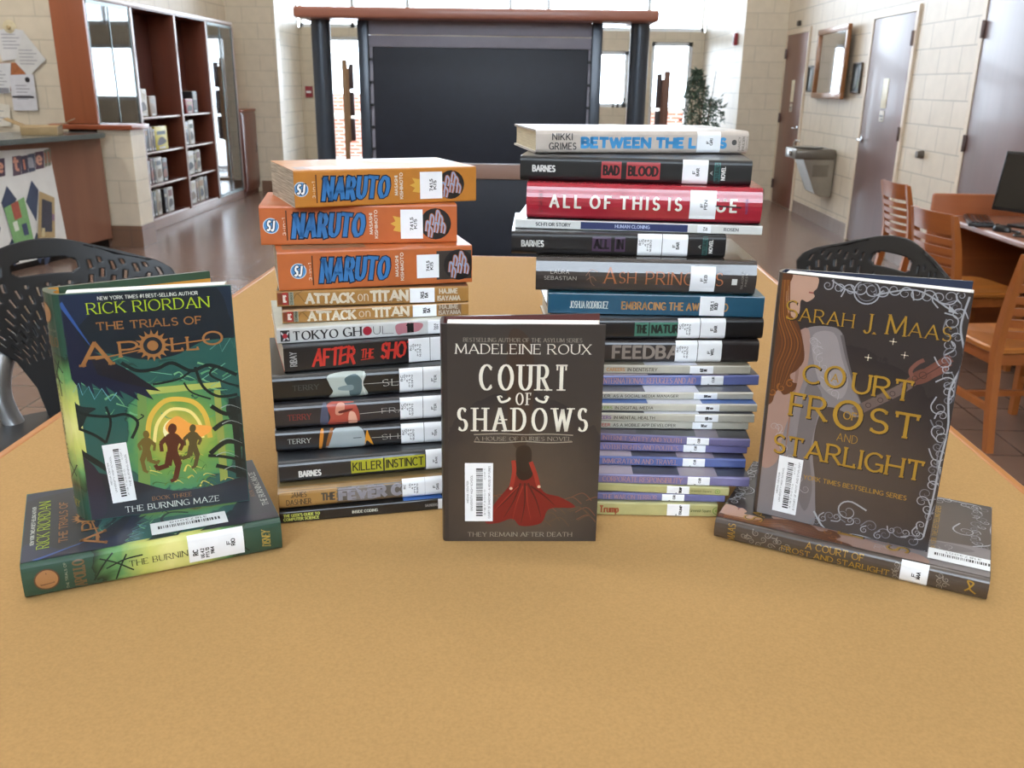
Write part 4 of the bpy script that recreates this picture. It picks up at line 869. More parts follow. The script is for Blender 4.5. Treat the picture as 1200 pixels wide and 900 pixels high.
ST.add((333.6, 437), None, .0272, 20, 'black paperback with hand-brushed red title and red page edge, left stack', L=.205, W=.14, front='1f1f21', spine='1d1d1f', back='b0402c', inner='c2452f', items=[
    ('v', 'RIBAY', 'sans', 'a8a8a8', zb(180), zb(220), .22, .80), ('t', 'AFTER', 'brush', 'c2352c', zb(305), zb(540), .16, .84), ('t', 'THE', 'brush', 'c2352c', zb(566), zb(638), .36, .70), ('l', 'c2352c', .0008, ((zb(566), .28), (zb(640), .32))), ('t', 'SHOT', 'brush', 'c2352c', zb(675), zb(860), .26, .92)],
    labs=[(zb(826), zb(940), MC5, .02, .98), (zb(943), zb(1012), [], .02, .98)])
ST.add((325, 403.4), None, .0162, 18.5, 'white paperback with black lettering and a red dot, left stack', L=.195, W=.13, front='c9cbbd', spine='c6c7c5', items=[
    ('r', '26262a', zb(130), zb(180), .14, .88), ('p', 'c9c9c9', ((zb(134), .8), (zb(176), .3), (zb(172), .2), (zb(132), .66)), 2, False), ('p', 'c9c9c9', ((zb(140), .2), (zb(172), .8), (zb(178), .74), (zb(150), .2)), 3, False), ('d', 'a52430', zb(155), .5, .16, 4),
    ('t', 'TOKYO', 'serifb', '1b1b1d', zb(195), zb(445), .18, .78), ('t', 'GH', 'serifb', '1b1b1d', zb(468), zb(572), .20, .84), ('d', '9c1f33', zb(602), .52, .30, 3), ('t', 'UL', 'thin', '1b1b1d', zb(634), zb(712), .24, .80), ('l', '1b1b1d', .0004, ((zb(700), .25), (zb(745), .25))),
    ('p', 'b3767e', ((zb(755), .75), (zb(800), .9), (zb(900), .8), (zb(880), .3), (zb(800), .2), (zb(765), .15)), 2), ('t', '14', 'black', '1f1f1f', zb(812), zb(856), .2, .9, 5)], labs=[(zb(930), zb(1006), N2('741.5', 'ISH'), 0, 1)])
AOT = lambda x: [('r', '7a3b22', x(115), x(180), .03, .97), ('r', 'a32d27', x(142), x(172), .12, .88, 2), ('t', 'KC', 'bold', 'e4d8c8', x(145), x(170), .25, .75), ('r', '8d8f7c', x(178), x(203), .1, .9), ('v', 'KODANSHA', 'sans', '40402f', x(183), x(198), .1, .9), ('l', '6a4a24', .0006, ((x(204), .5), (x(225), .8), (x(260), .3))), ('l', '6a4a24', .0005, ((x(225), .8), (x(250), .95))), ('l', '7a5a30', .0006, ((x(700), .1), (x(760), .3), (x(800), .05)))]
ST.add((331.4, 379.6), (549, 368), .0145, 16, 'tan spined paperback with white title, lower of the matching pair in the left stack', W=.13, front='4a3524', spine='a3763c', group='tan spined comic volumes', items=AOT(lambda v: zb(v + 25)) + [
    ('t', 'ATTACK', 'angular', 'd8cdb8', zb(276), zb(542), .12, .84), ('t', 'on', 'thin', 'd8cdb8', zb(556), zb(618), .24, .90), ('t', 'TITAN', 'angular', 'd8cdb8', zb(626), zb(830), .18, .90), ('r', '7a5c40', zb(985), zb(1110), 0, 1), ('t', 'HAJIME', 'bold', 'b8aa98', zb(992), zb(1095), .55, .9), ('t', 'ISAYAMA', 'bold', 'b8aa98', zb(986), zb(1108), .12, .48)], labs=[(zb(848), zb(976), N2('741.5', 'ISA'), 0, 1)])
ST.add((325, 360), (549, 354.7), .0175, 12, 'tan spined paperback with white title, upper of the pair, under the orange books', W=.13, front='2a2a26', spine='a3763c', group='tan spined comic volumes', items=AOT(lambda v: zb(v)) + [
    ('t', 'ATTACK', 'angular', 'd8cdb8', zb(264), zb(536), .16, .80), ('t', 'on', 'thin', 'd8cdb8', zb(550), zb(608), .24, .90), ('t', 'TITAN', 'angular', 'd8cdb8', zb(614), zb(826), .20, .88), ('t', 'HAJIME', 'bold', 'd0c4b0', zb(990), zb(1092), .56, .9), ('t', 'ISAYAMA', 'bold', 'd0c4b0', zb(980), zb(1106), .12, .46)], labs=[(zb(832), zb(966), N2('741.5', 'ISA'), 0, 1)])
def orange(x, bl, br, t, yaw, label, c, L, dark, W=.127, **kw):
    """thick orange volume; x maps measured positions (0..1000 along the spine) to the photograph"""
    B, BO = '3573ad', '14243a'
    it = [('d', '4d86b8', x[0], .5, .20, 2), ('o', 'c9d4dc', x[0], .5, .19, .02, 3), ('t', 'SJ', 'manga', '14161c', x[0] - 5, x[0] + 5, .36, .64, 4, .0016), ('t', 'SJ', 'manga', 'f0f0ee', x[0] - 5, x[0] + 5, .36, .64, 5), ('r', '5a2f16', x[1] - .8, x[1] + .8, 0, 1), ('v', '3-in-1', 'sans', 'e9dcc8', x[1] - 5, x[1] - 1.5, .25, .7),
          ('t', 'NARUTO', 'manga', BO, x[2], x[3], .19, .80, 3, .0024), ('t', 'NARUTO', 'manga', B, x[2], x[3], .19, .80, 4),
          ('v', 'MASASHI', 'bold', 'd9cdbb', x[4], x[4] + 4, .25, .80), ('v', 'KISHIMOTO', 'bold', 'd9cdbb', x[4] + 6, x[4] + 10, .14, .88)]
    if dark: it += [('r', '3b332e', x[7], x[8] - 2, 0, 1)]
    it += [('d', '1c1a1a', x[6], .5, .41, 2)]
    for k_, (dx, dv) in enumerate(((-9, .45), (-4, .62), (1, .42), (6, .60), (9, .40), (-6, .3), (3, .72))):
        for col_, w_, ly in (('b5652f', .0030, 3), ('8fa3bd', .0015, 4)):
            it.append(('l', col_, w_, ((x[6] + dx - 2.5, dv - .14), (x[6] + dx - 1, dv + .12), (x[6] + dx + 2, dv + .02), (x[6] + dx + .5, dv - .16)), ly))
    if not dark: it += [('p', 'd2a344', ((x[5] - 14, .3), (x[5] - 22, .34), (x[5] - 19, .44), (x[5] - 25, .52), (x[5] - 19, .58), (x[5] - 22, .72), (x[5] - 14, .68), (x[5] - 8, .76), (x[5] - 8, .3)), 2, False)]
    ww = 13
    return ST.add(bl, br, t, yaw, label, L=L, W=W, front=c, spine=c, page=OLDPAGE, coat=.12, rough=.42, group='thick orange comic volumes', items=it, labs=[(x[5] - ww, x[5] + ww, N2('741.5', 'KIS'), .18 if dark else .12, .80 if dark else .88)], **kw)
orange([za(255), za(327), za(365), za(720), za(742), za(906), za(1062), za(950), za(1155)], (327.3, 341.5), (559.5, 326.3), .0410, 18, 'thick orange paperback, lowest of three, black patch at the right end of its spine', 'b8622f', .205, True, front_art=manga_top('b8b2a4', '2a2a2a', '8a6a4a'))
orange([za(118), za(197), za(225), za(595), za(612), za(825), za(945), 0, 0], (306.3, 287.8), (542, 284.3), .0415, 12, 'thick orange paperback, middle one of three on the left stack', 'b85f2c', .208, False, front_art=manga_top('c8c4bc', '983a34', 'b85f2c'))
orange([za(268), za(346), za(375), za(718), za(738), za(922), za(1022), 0, 0], (346, 244.2), (555.3, 233), .0380, 26, 'thick orange paperback on top of the left stack, its page edges turned towards us', 'b9772a', .2, False, W=.13, front_art=manga_top('8a8578', '2b2a28', '8a5a2a'))

SR = Stack()
def right_fit(bl, br, yaw):
    """shift the hidden left end so that the seen right end of a book of known length stays put"""
    z = SR.z; A = onz(bl[0], bl[1], z); y = radians(yaw); d = Vector((cos(y), sin(y), 0)); n = Vector((-d.y, d.x, 0))
    r = ray(br[0], br[1]); k = (A - CAM).dot(n) / r.dot(n); E = CAM + r * k; return E, d
_add = SR.add
def add_right(bl, br, t, yaw, label, L=None, **kw):
    """books whose left end is hidden behind the middle book: keep the right end, use the real length"""
    E, d = right_fit(bl, br, yaw); L = L or .215
    P = E - d * L; v = P - CAM; zc_ = v.dot(_f); q = (600 + F_PX * v.dot(RX) / zc_, 450 - F_PX * v.dot(UX) / zc_)
    return _add(q, br, t, yaw, label, L=L, **kw)
SR.add = add_right
LIME, PUR = 'b3ae78', '6d6e9c'
def lime(bl, br, t, yaw, label, L, title, lx, tx):
    it = [('t', 'Trump', 'serifb', '9c4a2c', zf(12), zf(152), .22, .78)] if title else []
    it += [('t', 'Greenish Square', 'sans', '5a6238', zf(tx), zf(tx + 150), .38, .62), ('o', '6f8f3c', zf(tx + 192), .5, .26, .06), ('d', '86a04c', zf(tx + 192), .5, .12, 3)]
    return SR.add(bl, br, t, yaw, label, L=L, W=.155, front='9a9770', spine=LIME, items=it, labs=[(zf(lx), zf(lx + 158), [('P', .44, .12, .0, .2), ('TRUMP', .60, .13, .12, .9)], 0, 1)], group='lime green paperbacks')
def purple(bl, br, t, yaw, label, L, title, lx, col=PUR, tw=.62, x0=706, top=None):
    it = [('t', title, 'serif', 'b58a86', x0, lx - 6, .22, .80)]
    return SR.add(bl, br, t, yaw, label, L=L, W=.155, front='2b2b33', spine=col, items=it, labs=[(lx, lx + 26, [('P', .36, .12, .0, .2), ('CUR', .54, .12, .3, .9)], 0, 1)], group='purple spined paperbacks',
                  front_art=lambda p: (p.rect((0, p.H * .15, p.W * .5, p.H * (.33 if top else .26)), ink(top or '6f6672'), 1, 1, 1), p.rect((0, p.H * .55, p.W * .6, p.H * .96), ink('a59aa5' if top else '4a4450'), 1, 1, 1)))
lime((700, 603.7), (840, 606), .0145, 1, 'lime green paperback lying on the tabletop under the right stack', .205, True, 490, 650)
purple((701, 585.7), (849, 589), .0085, .5, 'purple spined paperback between the two lime green ones', .21, 'THE WAR ON TERROR', zf(455))
lime((701, 574), (853, 581.5), .0095, -2, 'lime green paperback sandwiched between purple spined ones', .21, False, 490, 655)
purple((702, 565.7), (877.4, 571), .0103, -.5, 'purple spined paperback, first above the upper lime green one', None, 'CORPORATE RESPONSIBILITY', zf(635), '75709a', top='8a8088')
purple((703, 544.6), (873, 549), .0102, 0, 'bluer spined paperback, second purple one above the upper lime green one', None, 'IMMIGRATION AND TRAVEL', zf(600), '55639b', top='80747e')
purple((704, 527.7), (875, 532), .0092, 0, 'purple spined paperback, third above the upper lime green one', None, 'VOTER RIGHTS AND POLITICS', zf(605), '6d6a98')
purple((704, 514), (876.4, 524.5), .0090, -3, 'purple spined paperback tilted under the cream career guides', None, 'INTERNET SAFETY AND YOUTH', ze(592), '6d6992')
def career(bl, br, t, yaw, label, a, b, ax, bx0, bx1, lx, lw, accent, topc, codes):
    it = [('t', b, 'demi', '4a463c', ze(bx0), ze(bx1), .30, .72)]
    if a: it.append(('t', a, 'bold', accent, ze(ax), ze(bx0 - 14), .30, .72))
    return SR.add(bl, br, t, yaw, label, L=.235, W=.175, front=topc, spine='b5b1a3', items=it, labs=[(ze(lx), ze(lx + lw), N2(*codes), 0, 1)], group='cream career guides',
                  front_art=lambda p: p.rect((0, p.H * .25, p.W * .3, p.H * .5), ink('c9ccd4'), 1, 1, 1))
career((705, 503.4), (877.4, 504), .0088, 2, 'cream career guide, lowest of four directly above the purple ones', 'CAREER', 'AS A MOBILE APP DEVELOPER', 60, 182, 530, 622, 110, 'a8433a', '5d6470', ('302', 'WOL'))
career((706, 494), (883.8, 495.6), .0090, 2, 'cream career guide, second up above the purple ones', 'CAREERS', 'IN MENTAL HEALTH', 60, 186, 414, 636, 130, '7a5a8c', '3d4047', ('616', 'GEN'))
career((707, 481.7), (886.5, 483), .0086, 3, 'cream career guide with a bright blue cover edge', 'CAREERS', 'IN DIGITAL MEDIA', 60, 192, 405, 642, 130, '7d9a4a', '3c5fa0', ('302', 'HUD'))
career((708, 469), (882.7, 468.6), .0083, 3.5, 'cream career guide just under the blue-purple paperback', 'CAREER', 'AS A SOCIAL MEDIA MANAGER', 50, 182, 545, 630, 130, '4a463c', '55575a', ('302', 'BRE'))
purple((709, 452.7), (889, 451.7), .0118, 4.5, 'blue-purple paperback with orange lettering, between cream career guides', .225, 'INTERNATIONAL REFUGEES AND AID', ze(670), '626ba0', top='91868e')
career((710, 437.5), (878.5, 439), .0100, 3, 'cream career guide just under the dark grey hardcover', 'CAREERS', 'IN DENTISTRY', 145, 262, 428, 608, 130, 'b98a58', '8c8676', ('617', 'BRE'))
SR.add((710, 425), (887.5, 425.7), .0262, 4, 'dark grey hardcover with big grey capitals, right stack', L=.232, W=.155, hard=True, front='2b2828', spine='2b2627', items=[
    ('t', 'FEEDBACK', 'bold', '8a8078', zd(468), zd(905), .18, .80)], labs=[(zd(765), zd(868), MC5, .02, .98), (zd(871), zd(982), F1('F', 'WEL'), .02, .98)])
SR.add((698.7, 399), (893.7, 398), .0245, 5, 'black hardcover with a green-blocked title, right stack', L=.235, W=.152, hard=True, front='1e1e20', spine='19191b', items=[
    ('r', '3f7361', zd(575), zd(640), .18, .82), ('r', '3f7361', zd(645), zd(860), .18, .82), ('t', 'THE', 'bold', '17201c', zd(580), zd(635), .30, .72), ('t', 'NATURALS', 'bold', '17201c', zd(652), zd(850), .30, .72)], labs=[(zd(777), zd(880), MC5, .02, .98), (zd(883), zd(1000), F1('F', 'BAR'), .02, .98)])
SR.add((645, 367), (893.7, 372.5), .0238, 0, 'teal blue paperback with orange capitals, right stack', L=.238, W=.15, front='24566a', spine='25526a', items=[
    ('t', 'JOSHUA RODRIGUEZ', 'sans', 'c9d0cc', zd(270), zd(452), .28, .64), ('t', 'EMBRACING THE AWKWARD', 'demi', 'b98a55', zd(512), zd(1015), .26, .66)], labs=[(zd(880), zd(996), N2('158.1', 'ROD'), 0, 1)])
SR.add((626, 341), (883.7, 347), .0385, -.5, 'thick dark pewter hardcover with copper lettering, right stack', L=.241, W=.155, hard=True, front='4a4440', spine='413b38', r=.008, bulge=.003, rough=.22, coat=.7, items=[
    ('t', 'LAURA', 'sans', 'a09890', zd(180), zd(268), .54, .66), ('t', 'SEBASTIAN', 'sans', 'a09890', zd(150), zd(302), .36, .48), ('t', 'A', 'trajan', 'a8643e', zd(428), zd(490), .28, .76), ('t', 'SH', 'trajan', 'a8643e', zd(500), zd(582), .30, .64), ('t', 'PRINCESS', 'trajan', 'a8643e', zd(626), zd(990), .28, .66),
    ('l', '7a5646', .0009, ((zd(345), .5), (zd(370), .68), (zd(400), .62))), ('l', '7a5646', .0009, ((zd(350), .38), (zd(375), .48), (zd(395), .36))), ('l', '7a5646', .0009, ((zd(360), .58), (zd(372), .30), (zd(388), .2))), ('r', 'd8d8d4', zd(1030), zd(1055), .32, .50, 3), ('v', 'DELACORTE', 'sans', '8d857d', zd(1074), zd(1084), .2, .72), ('v', 'PRESS', 'sans', '8d857d', zd(1092), zd(1102), .28, .66)], labs=[(zd(835), zd(952), F1('F', 'SEB'), .10, .84)])
SR.add((600.3, 298), (849.6, 302.6), .0255, 0, 'black hardcover with a purple-blocked title, jutting out at left in the right stack', L=.236, W=.152, hard=True, front='1d1c1f', spine='1a191b', items=[
    ('t', 'BARNES', 'bold', 'd4d4d0', zc(80), zc(184), .34, .64), ('r', '45304a', zc(402), zc(488), .20, .84), ('r', '45304a', zc(504), zc(552), .20, .84), ('t', 'ALL', 'bold', '1c161e', zc(408), zc(482), .30, .74), ('t', 'IN', 'bold', '1c161e', zc(510), zc(546), .30, .74), ('v', 'A', 'sans', 'd8d8d4', zc(884), zc(896), .4, .56), ('r', '2d5f5c', zc(903), zc(926), .1, .92), ('v', 'NATURALS', 'bold', '16302e', zc(906), zc(923), .14, .88), ('v', 'NOVEL', 'bold', 'd8d8d4', zc(932), zc(950), .2, .8)],
    labs=[(zc(608), zc(718), MC5, .02, .98), (zc(721), zc(836), F1('F', 'BAR'), .02, .98)])
SR.add((606.8, 266.4), (891, 276), .0105, -4.5, 'thin white and navy paperback under the red book', L=.272, W=.17, front='33363c', spine='d3d4d0', items=[
    ('r', '2b3560', zc(350), zc(836), 0, 1), ('t', 'SCI-FI OR STORY', 'bold', '55565a', zc(145), zc(305), .32, .72), ('t', 'HUMAN CLONING', 'bold', 'a9b4d2', zc(505), zc(664), .32, .72), ('t', 'ROSEN', 'bold', '6a6a6e', zc(1000), zc(1068), .34, .7)], labs=[(zc(880), zc(942), N2('174', 'CLO'), 0, 1)])
SR.add((619, 255.3), (889.7, 263.8), .0400, -4.5, 'glossy red hardcover with large white capitals, right stack', L=.258, W=.155, hard=True, front='a82c38', spine='a82a38', r=.008, bulge=.003, rough=.22, coat=.7, items=[
    ('t', 'ALL OF THIS IS TRUE', 'wide', 'e0dcd2', zc(208), zc(1062), .32, .70), ('l', '3a1a1e', .0016, ((zc(960), .50), (zc(1080), .47)), 5), ('v', 'LYGIA DAY', 'sans', '6d1a26', zc(160), zc(178), .2, .8), ('v', 'HARPER', 'sans', '5a4a7a', zc(1096), zc(1110), .3, .7)], labs=[(zc(845), zc(964), F1('F', 'PEN'), .12, .90)])
SR.add((615.3, 210.6), (878, 218.3), .0275, -5.5, 'black hardcover with a red-blocked title, near the top of the right stack', L=.256, W=.155, hard=True, front='1d2022', spine='17191b', items=[
    ('t', 'BARNES', 'bold', 'd4d4d0', zc(130), zc(236), .36, .64), ('r', 'a83a3e', zc(444), zc(534), .16, .84), ('r', 'a83a3e', zc(558), zc(710), .16, .84), ('t', 'BAD', 'bold', '1d1214', zc(450), zc(528), .28, .70), ('t', 'BLOOD', 'bold', '1d1214', zc(564), zc(704), .28, .70), ('v', 'A', 'sans', 'd8d8d4', zc(938), zc(950), .4, .56), ('r', '2d5f5c', zc(956), zc(984), .08, .9), ('v', 'NATURALS', 'bold', '16302e', zc(960), zc(980), .12, .86), ('v', 'NOVEL', 'bold', 'd8d8d4', zc(988), zc(1008), .2, .75)], labs=[(zc(812), zc(928), F1('F', 'BAR'), .02, .98)])
def scribble(p):
    rng = random.Random(2); g = ink('6b655e')
    for k in range(26):
        v = p.H * (.97 - .9 * k / 26)
        p.text(rng.choice(['WORDS', 'POEM', 'RHYME', 'SLAM', 'BEAT', 'VOICE']), (p.W * .10, v - .007, p.W * (.16 + .02 * (k % 3)), v), 'sans', g, 1, -90, 1)
    p.poly([(p.W * .35, p.H * .2), (p.W * .9, p.H * .3), (p.W * .8, p.H * .7), (p.W * .45, p.H * .6)], ink('a59a8c'), 1); p.poly([(p.W * .5, p.H * .05), (p.W * .95, p.H * .06), (p.W * .9, p.H * .25), (p.W * .5, p.H * .2)], ink('8a7d68'), 2)
SR.add((631.3, 183.7), (887, 180.5), .0268, 11, 'off-white hardcover with blue capitals, on top of the right stack', L=.258, W=.155, hard=True, front='c4bbb0', spine='bfb3a8', page=M('d9cfb4', .8, 0, 0, .1, 900, 0, 'pages'), inner='d8d2c4', items=[
    ('t', 'NIKKI', 'demi', '3f3b3a', zc(220), zc(314), .56, .86), ('t', 'GRIMES', 'demi', '3f3b3a', zc(206), zc(332), .16, .47), ('t', 'BETWEEN THE LINES', 'black', '3f8fc4', zc(350), zc(1014), .22, .72), ('d', '4b4a48', zc(1047), .5, .12), ('v', 'NANCY', 'sans', '55504c', zc(1064), zc(1076), .15, .75), ('v', 'PAULSEN', 'sans', '55504c', zc(1082), zc(1094), .15, .75), ('v', 'BOOKS', 'sans', '55504c', zc(1100), zc(1112), .2, .75), ('v', 'PRESS', 'sans', '55504c', zc(1120), zc(1132), .2, .8)],
    labs=[(zc(878), zc(984), F1('F', 'GRI'), .06, .96)], front_art=scribble)
# ------------------------------------------------------------------ bar stools with slotted plastic backs
PLAST = M('1e1f21', .42, 0, 0, .05, 30); STEEL = M('9a9da0', .30, 0, .85, .04, 12)
def make_stool(label):
    r = thing('bar_stool', label, 'stool', group='black bar stools with slotted backs')
    prof = [(0, .15), (.02, .195), (.05, .235), (.10, .262), (.16, .272), (.24, .262), (.34, .205), (.45, .14), (.58, .092), (.75, .062), (1, .045)]
    def w(t):
        for (a, b), (c, d) in zip(prof, prof[1:]):
            if t <= c: return b + (d - b) * (t - a) / (c - a)
        return prof[-1][1]
    NS, NT = 91, 108; mb = MB(); vs = []; fs = []
    for j in range(NT + 1):
        t = j / NT
        for i in range(NS + 1):
            s = 2 * i / NS - 1; x = w(t) * s
            z = 1.155 - .42 * t - .045 * s * s * (1 - t); y = -.22 - .05 * (1 - t) + .07 * (x / .27) ** 2 + .03 * t
            vs.append((x, y, z))
    for j in range(NT):
        for i in range(NS):
            t = (j + .5) / NT; s = 2 * (i + .5) / NS - 1
            if (abs(s) < .27 and .10 < t < .20 and (abs(s) / .25) ** 4 + (abs(t - .145) / .042) ** 4 < 1): continue
            col, k = i // 4, i % 4; row = (j + (5 if col % 2 else 0)) % 9
            if k == 1 and row < 5 and .10 < t < .62 and abs(s) < .88 and not (abs(s) < .33 and t < .23): continue
            a = j * (NS + 1) + i; fs.append((a, a + 1, a + NS + 2, a + NS + 1))
    mb.add(vs, fs, PLAST); b = mb.build('backrest', r); sm = b.modifiers.new('thickness', 'SOLIDIFY'); sm.thickness = .007
    mb = MB(); pts = smooth([(-.20, -.20), (-.22, .05), (-.19, .20), (0, .225), (.19, .20), (.22, .05), (.20, -.20), (0, -.23)], True, 5)
    mb.loft([[Vector((p.x * k, p.y * k, z)) for p in pts] for k, z in ((.93, .735), (1, .742), (1, .758), (.96, .765), (.5, .758), (.05, .755))], PLAST); mb.build('seat', r)
    for sx in (-1, 1):
        mb = MB(); mb.tube(smooth([(sx * .03, -.262, .945), (sx * .07, -.262, .938), (sx * .115, -.235, .895), (sx * .135, -.21, .825), (sx * .12, -.19, .755), (sx * .10, -.16, .715), (sx * .10, -.10, .71)], False, 6), .023, STEEL, 12, flat=.75); mb.build('back_support', r)
    for sx in (-1, 1):
        for sy in (-1, 1):
            mb = MB(); mb.tube([(sx * .13, sy * .12, .735), (sx * .155, sy * .15, .45), (sx * .20, sy * .20, .012)], .014, STEEL, 10); mb.lathe([(.017, 0), (.018, .012), (.014, .02)], PLAST, 10, (sx * .20, sy * .20, 0)); mb.build('leg', r)
    mb = MB(); q = .181
    mb.tube([(-q, -q, .27), (q, -q, .27)], .010, STEEL); mb.tube([(q, -q, .27), (q, q, .27)], .010, STEEL); mb.tube([(q, q, .27), (-q, q, .27)], .010, STEEL); mb.tube([(-q, q, .27), (-q, -q, .27)], .010, STEEL); mb.build('footrest', r)
    return r
def set_stool(o, bx, by, face):
    o.rotation_euler = (0, 0, face - pi / 2); o.location = (bx + cos(face) * .26, by + sin(face) * .26, 0)
s1 = make_stool('black slotted back bar stool with grey metal arms at the left table edge')
set_stool(s1, -1.12, 1.98, radians(-50))
s2 = dup(s1, (0, 0, 0), 0, 'black slotted back bar stool behind the upright book on the right'); set_stool(s2, .885, 2.25, radians(203))

# ------------------------------------------------------------------ wooden chairs and the computer desk
CHW = M('a8622e', .34, .25, 0, .14, 9, 0, 'wood'); CHWX = M('a05a2a', .34, .25, 0, .14, 9, 0, 'woodx'); SEATW = M('b06c30', .3, .3, 0, .14, 9, 0, 'woody')
def make_chair(label):
    r = thing('wooden_chair', label, 'chair', group='slat back wooden chairs')
    for sx in (-1, 1):
        mb = MB(); x = sx * .205; rings = []
        for z, y, d in ((0, -.275, .036), (.2, -.235, .042), (.42, -.205, .046), (.55, -.21, .044), (.70, -.235, .038), (.82, -.265, .032), (.87, -.278, .026)):
            rings.append([Vector((x - .016, y - d / 2, z)), Vector((x + .016, y - d / 2, z)), Vector((x + .016, y + d / 2, z)), Vector((x - .016, y + d / 2, z))])
        mb.loft(rings, CHW); mb.build('leg', r, True, 50)
        mb = MB(); mb.loft([[Vector((x * .98 + a * w, .19 + b * w, z)) for a, b in ((-1, -1), (1, -1), (1, 1), (-1, 1))] for z, w in ((0, .015), (.42, .02))], CHW); mb.build('leg', r, False)
        mb = MB(); mb.box((x - .010, -.235, .17), (x + .010, .18, .20), CHW); mb.build('stretcher', r, False)
    mb = MB(); mb.box((-.20, -.03, .17), (.20, -.005, .195), CHWX); mb.build('stretcher', r, False)
    def slat(z0, z1, name):
        mb = MB(); rings = []
        for i in range(9):
            s = i / 4 - 1; x = .196 * s; bow = -.035 * (1 - s * s); ring = []
            for z, o in ((z0, -.008), (z1, -.008), (z1, .008), (z0, .008)):
                yb = -.21 - max(0, z - .5) * .185; ring.append(Vector((x, yb + bow + o, z)))
            rings.append(ring)
        mb.loft(rings, CHWX); mb.build(name, r, True, 50)
    slat(.765, .875, 'top_rail')
    for k in range(5): slat(.50 + k * .052, .534 + k * .052, 'slat')
    mb = MB(); pts = smooth([(-.205, -.20), (-.225, .0), (-.215, .19), (0, .215), (.215, .19), (.225, .0), (.205, -.20), (0, -.205)], True, 5)
    mb.loft([[Vector((p.x * k, p.y * k, z)) for p in pts] for k, z in ((.97, .425), (1, .432), (1, .448), (.97, .455), (.6, .448), (.05, .444))], SEATW); mb.build('seat', r)
    mb = MB(); mb.box((-.19, -.19, .37), (.19, -.17, .425), CHWX); mb.box((-.19, .17, .37), (.19, .19, .425), CHWX); mb.box((-.2, -.19, .37), (-.18, .19, .425), CHWX); mb.box((.18, -.19, .37), (.2, .19, .425), CHWX); mb.build('seat_frame', r, False)
    return r
def set_chair(o, x, y, face):
    o.rotation_euler = (0, 0, face - pi / 2); o.location = (x + cos(face) * .25, y + sin(face) * .25, 0)
c1 = make_chair('slat back wooden chair nearest the desk keyboard, side post towards us'); set_chair(c1, 2.20, 5.06, radians(8))
c2 = dup(c1, (0, 0, 0), 0, 'farther slat back wooden chair, in front of the middle door'); set_chair(c2, 2.57, 6.62, radians(3))
c3 = dup(c1, (0, 0, 0), 0, 'wooden chair cut off by the right edge, its seat and one leg showing'); set_chair(c3, 2.19, 3.74, radians(96))
DESKW = M('8d5f4a', .32, .25, 0, .08, 9, 0, 'woody'); DESKE = M('a0592f', .34, .25, 0, .12, 9, 0, 'woodx'); DARKIN = M('2a211d', .6, 0, 0, .06, 8)
d = thing('computer_desk', 'brown computer desk with raised end panel against the right wall', 'desk', (2.9, 4.9, 0))
mb = MB(); mb.rbox((-.36, -1.2, .715), (.33, 1.0, .752), .012, DESKW); mb.build('desktop', d)
mb = MB(); mb.rbox((-.42, .90, 0), (.33, .935, .885), .012, DESKE); mb.build('end_panel', d)
mb = MB(); mb.rbox((-.30, -1.2, 0), (.33, -1.165, .715), .004, DESKE); mb.build('end_panel', d)
mb = MB(); mb.box((.28, -1.165, .1), (.30, .90, .715), DARKIN); mb.build('back_panel', d, False)
BLK_ = M('17181a', .35, .1, 0, .04, 30); SCRN = M('0e0f11', .18, .3, 0, .02)
mo = thing('computer_monitor', 'black computer monitor on the desk by the right wall', 'monitor', (2.83, 5.25, .753), radians(-62))
mb = MB(); T = Matrix.Translation((0, 0, .25)) @ Matrix.Rotation(radians(-8), 4, 'X'); mb.rbox((-.25, -.02, -.17), (.25, .025, .17), .008, BLK_, T); mb.build('housing', mo)
mb = MB(); mb.box((-.232, -.0215, -.15), (.232, -.0201, .15), SCRN, T); mb.build('screen', mo, False)
mb = MB(); mb.rbox((-.03, .02, .02), (.03, .05, .25), .005, BLK_); mb.rbox((-.12, -.06, 0), (.12, .12, .018), .006, BLK_); mb.build('stand', mo)
kb = thing('keyboard', 'black keyboard on the desk in front of the monitor', 'keyboard', (2.63, 5.48, .753), radians(70))
mb = MB(); mb.rbox((-.21, -.07, 0), (.21, .07, .022), .006, BLK_); mb.build('case', kb)
mb = MB()
for i in range(14):
    for j in range(5): mb.box((-.20 + i * .0286, -.058 + j * .0235, .022), (-.176 + i * .0286, -.039 + j * .0235, .028), SCRN)
mb.build('keys', kb, False)
mb = MB(); mb.tube(smooth([(2.62, 5.20, .760), (2.66, 5.05, .760), (2.58, 4.95, .760), (2.65, 4.86, .760), (2.60, 4.74, .760), (2.72, 4.70, .760)], False, 6), .006, BLK_)
tag(mb.build('power_cable'), 'black cable curled on the desk beside the keyboard', 'cable')
ms = thing('computer_mouse', 'small black mouse at the front edge of the desk', 'mouse', (2.60, 5.13, .753), radians(30)); mb = MB()
mb.loft([[Vector((.03 * k * cos(a * pi / 8), .055 * k * sin(a * pi / 8), z)) for a in range(16)] for k, z in ((1, 0), (1.02, .012), (.85, .028), (.4, .036), (.05, .037))], BLK_); mb.build('shell', ms); mb = MB(); mb.rbox((-.004, .02, .03), (.004, .04, .039), .0015, SCRN); mb.build('wheel', ms)

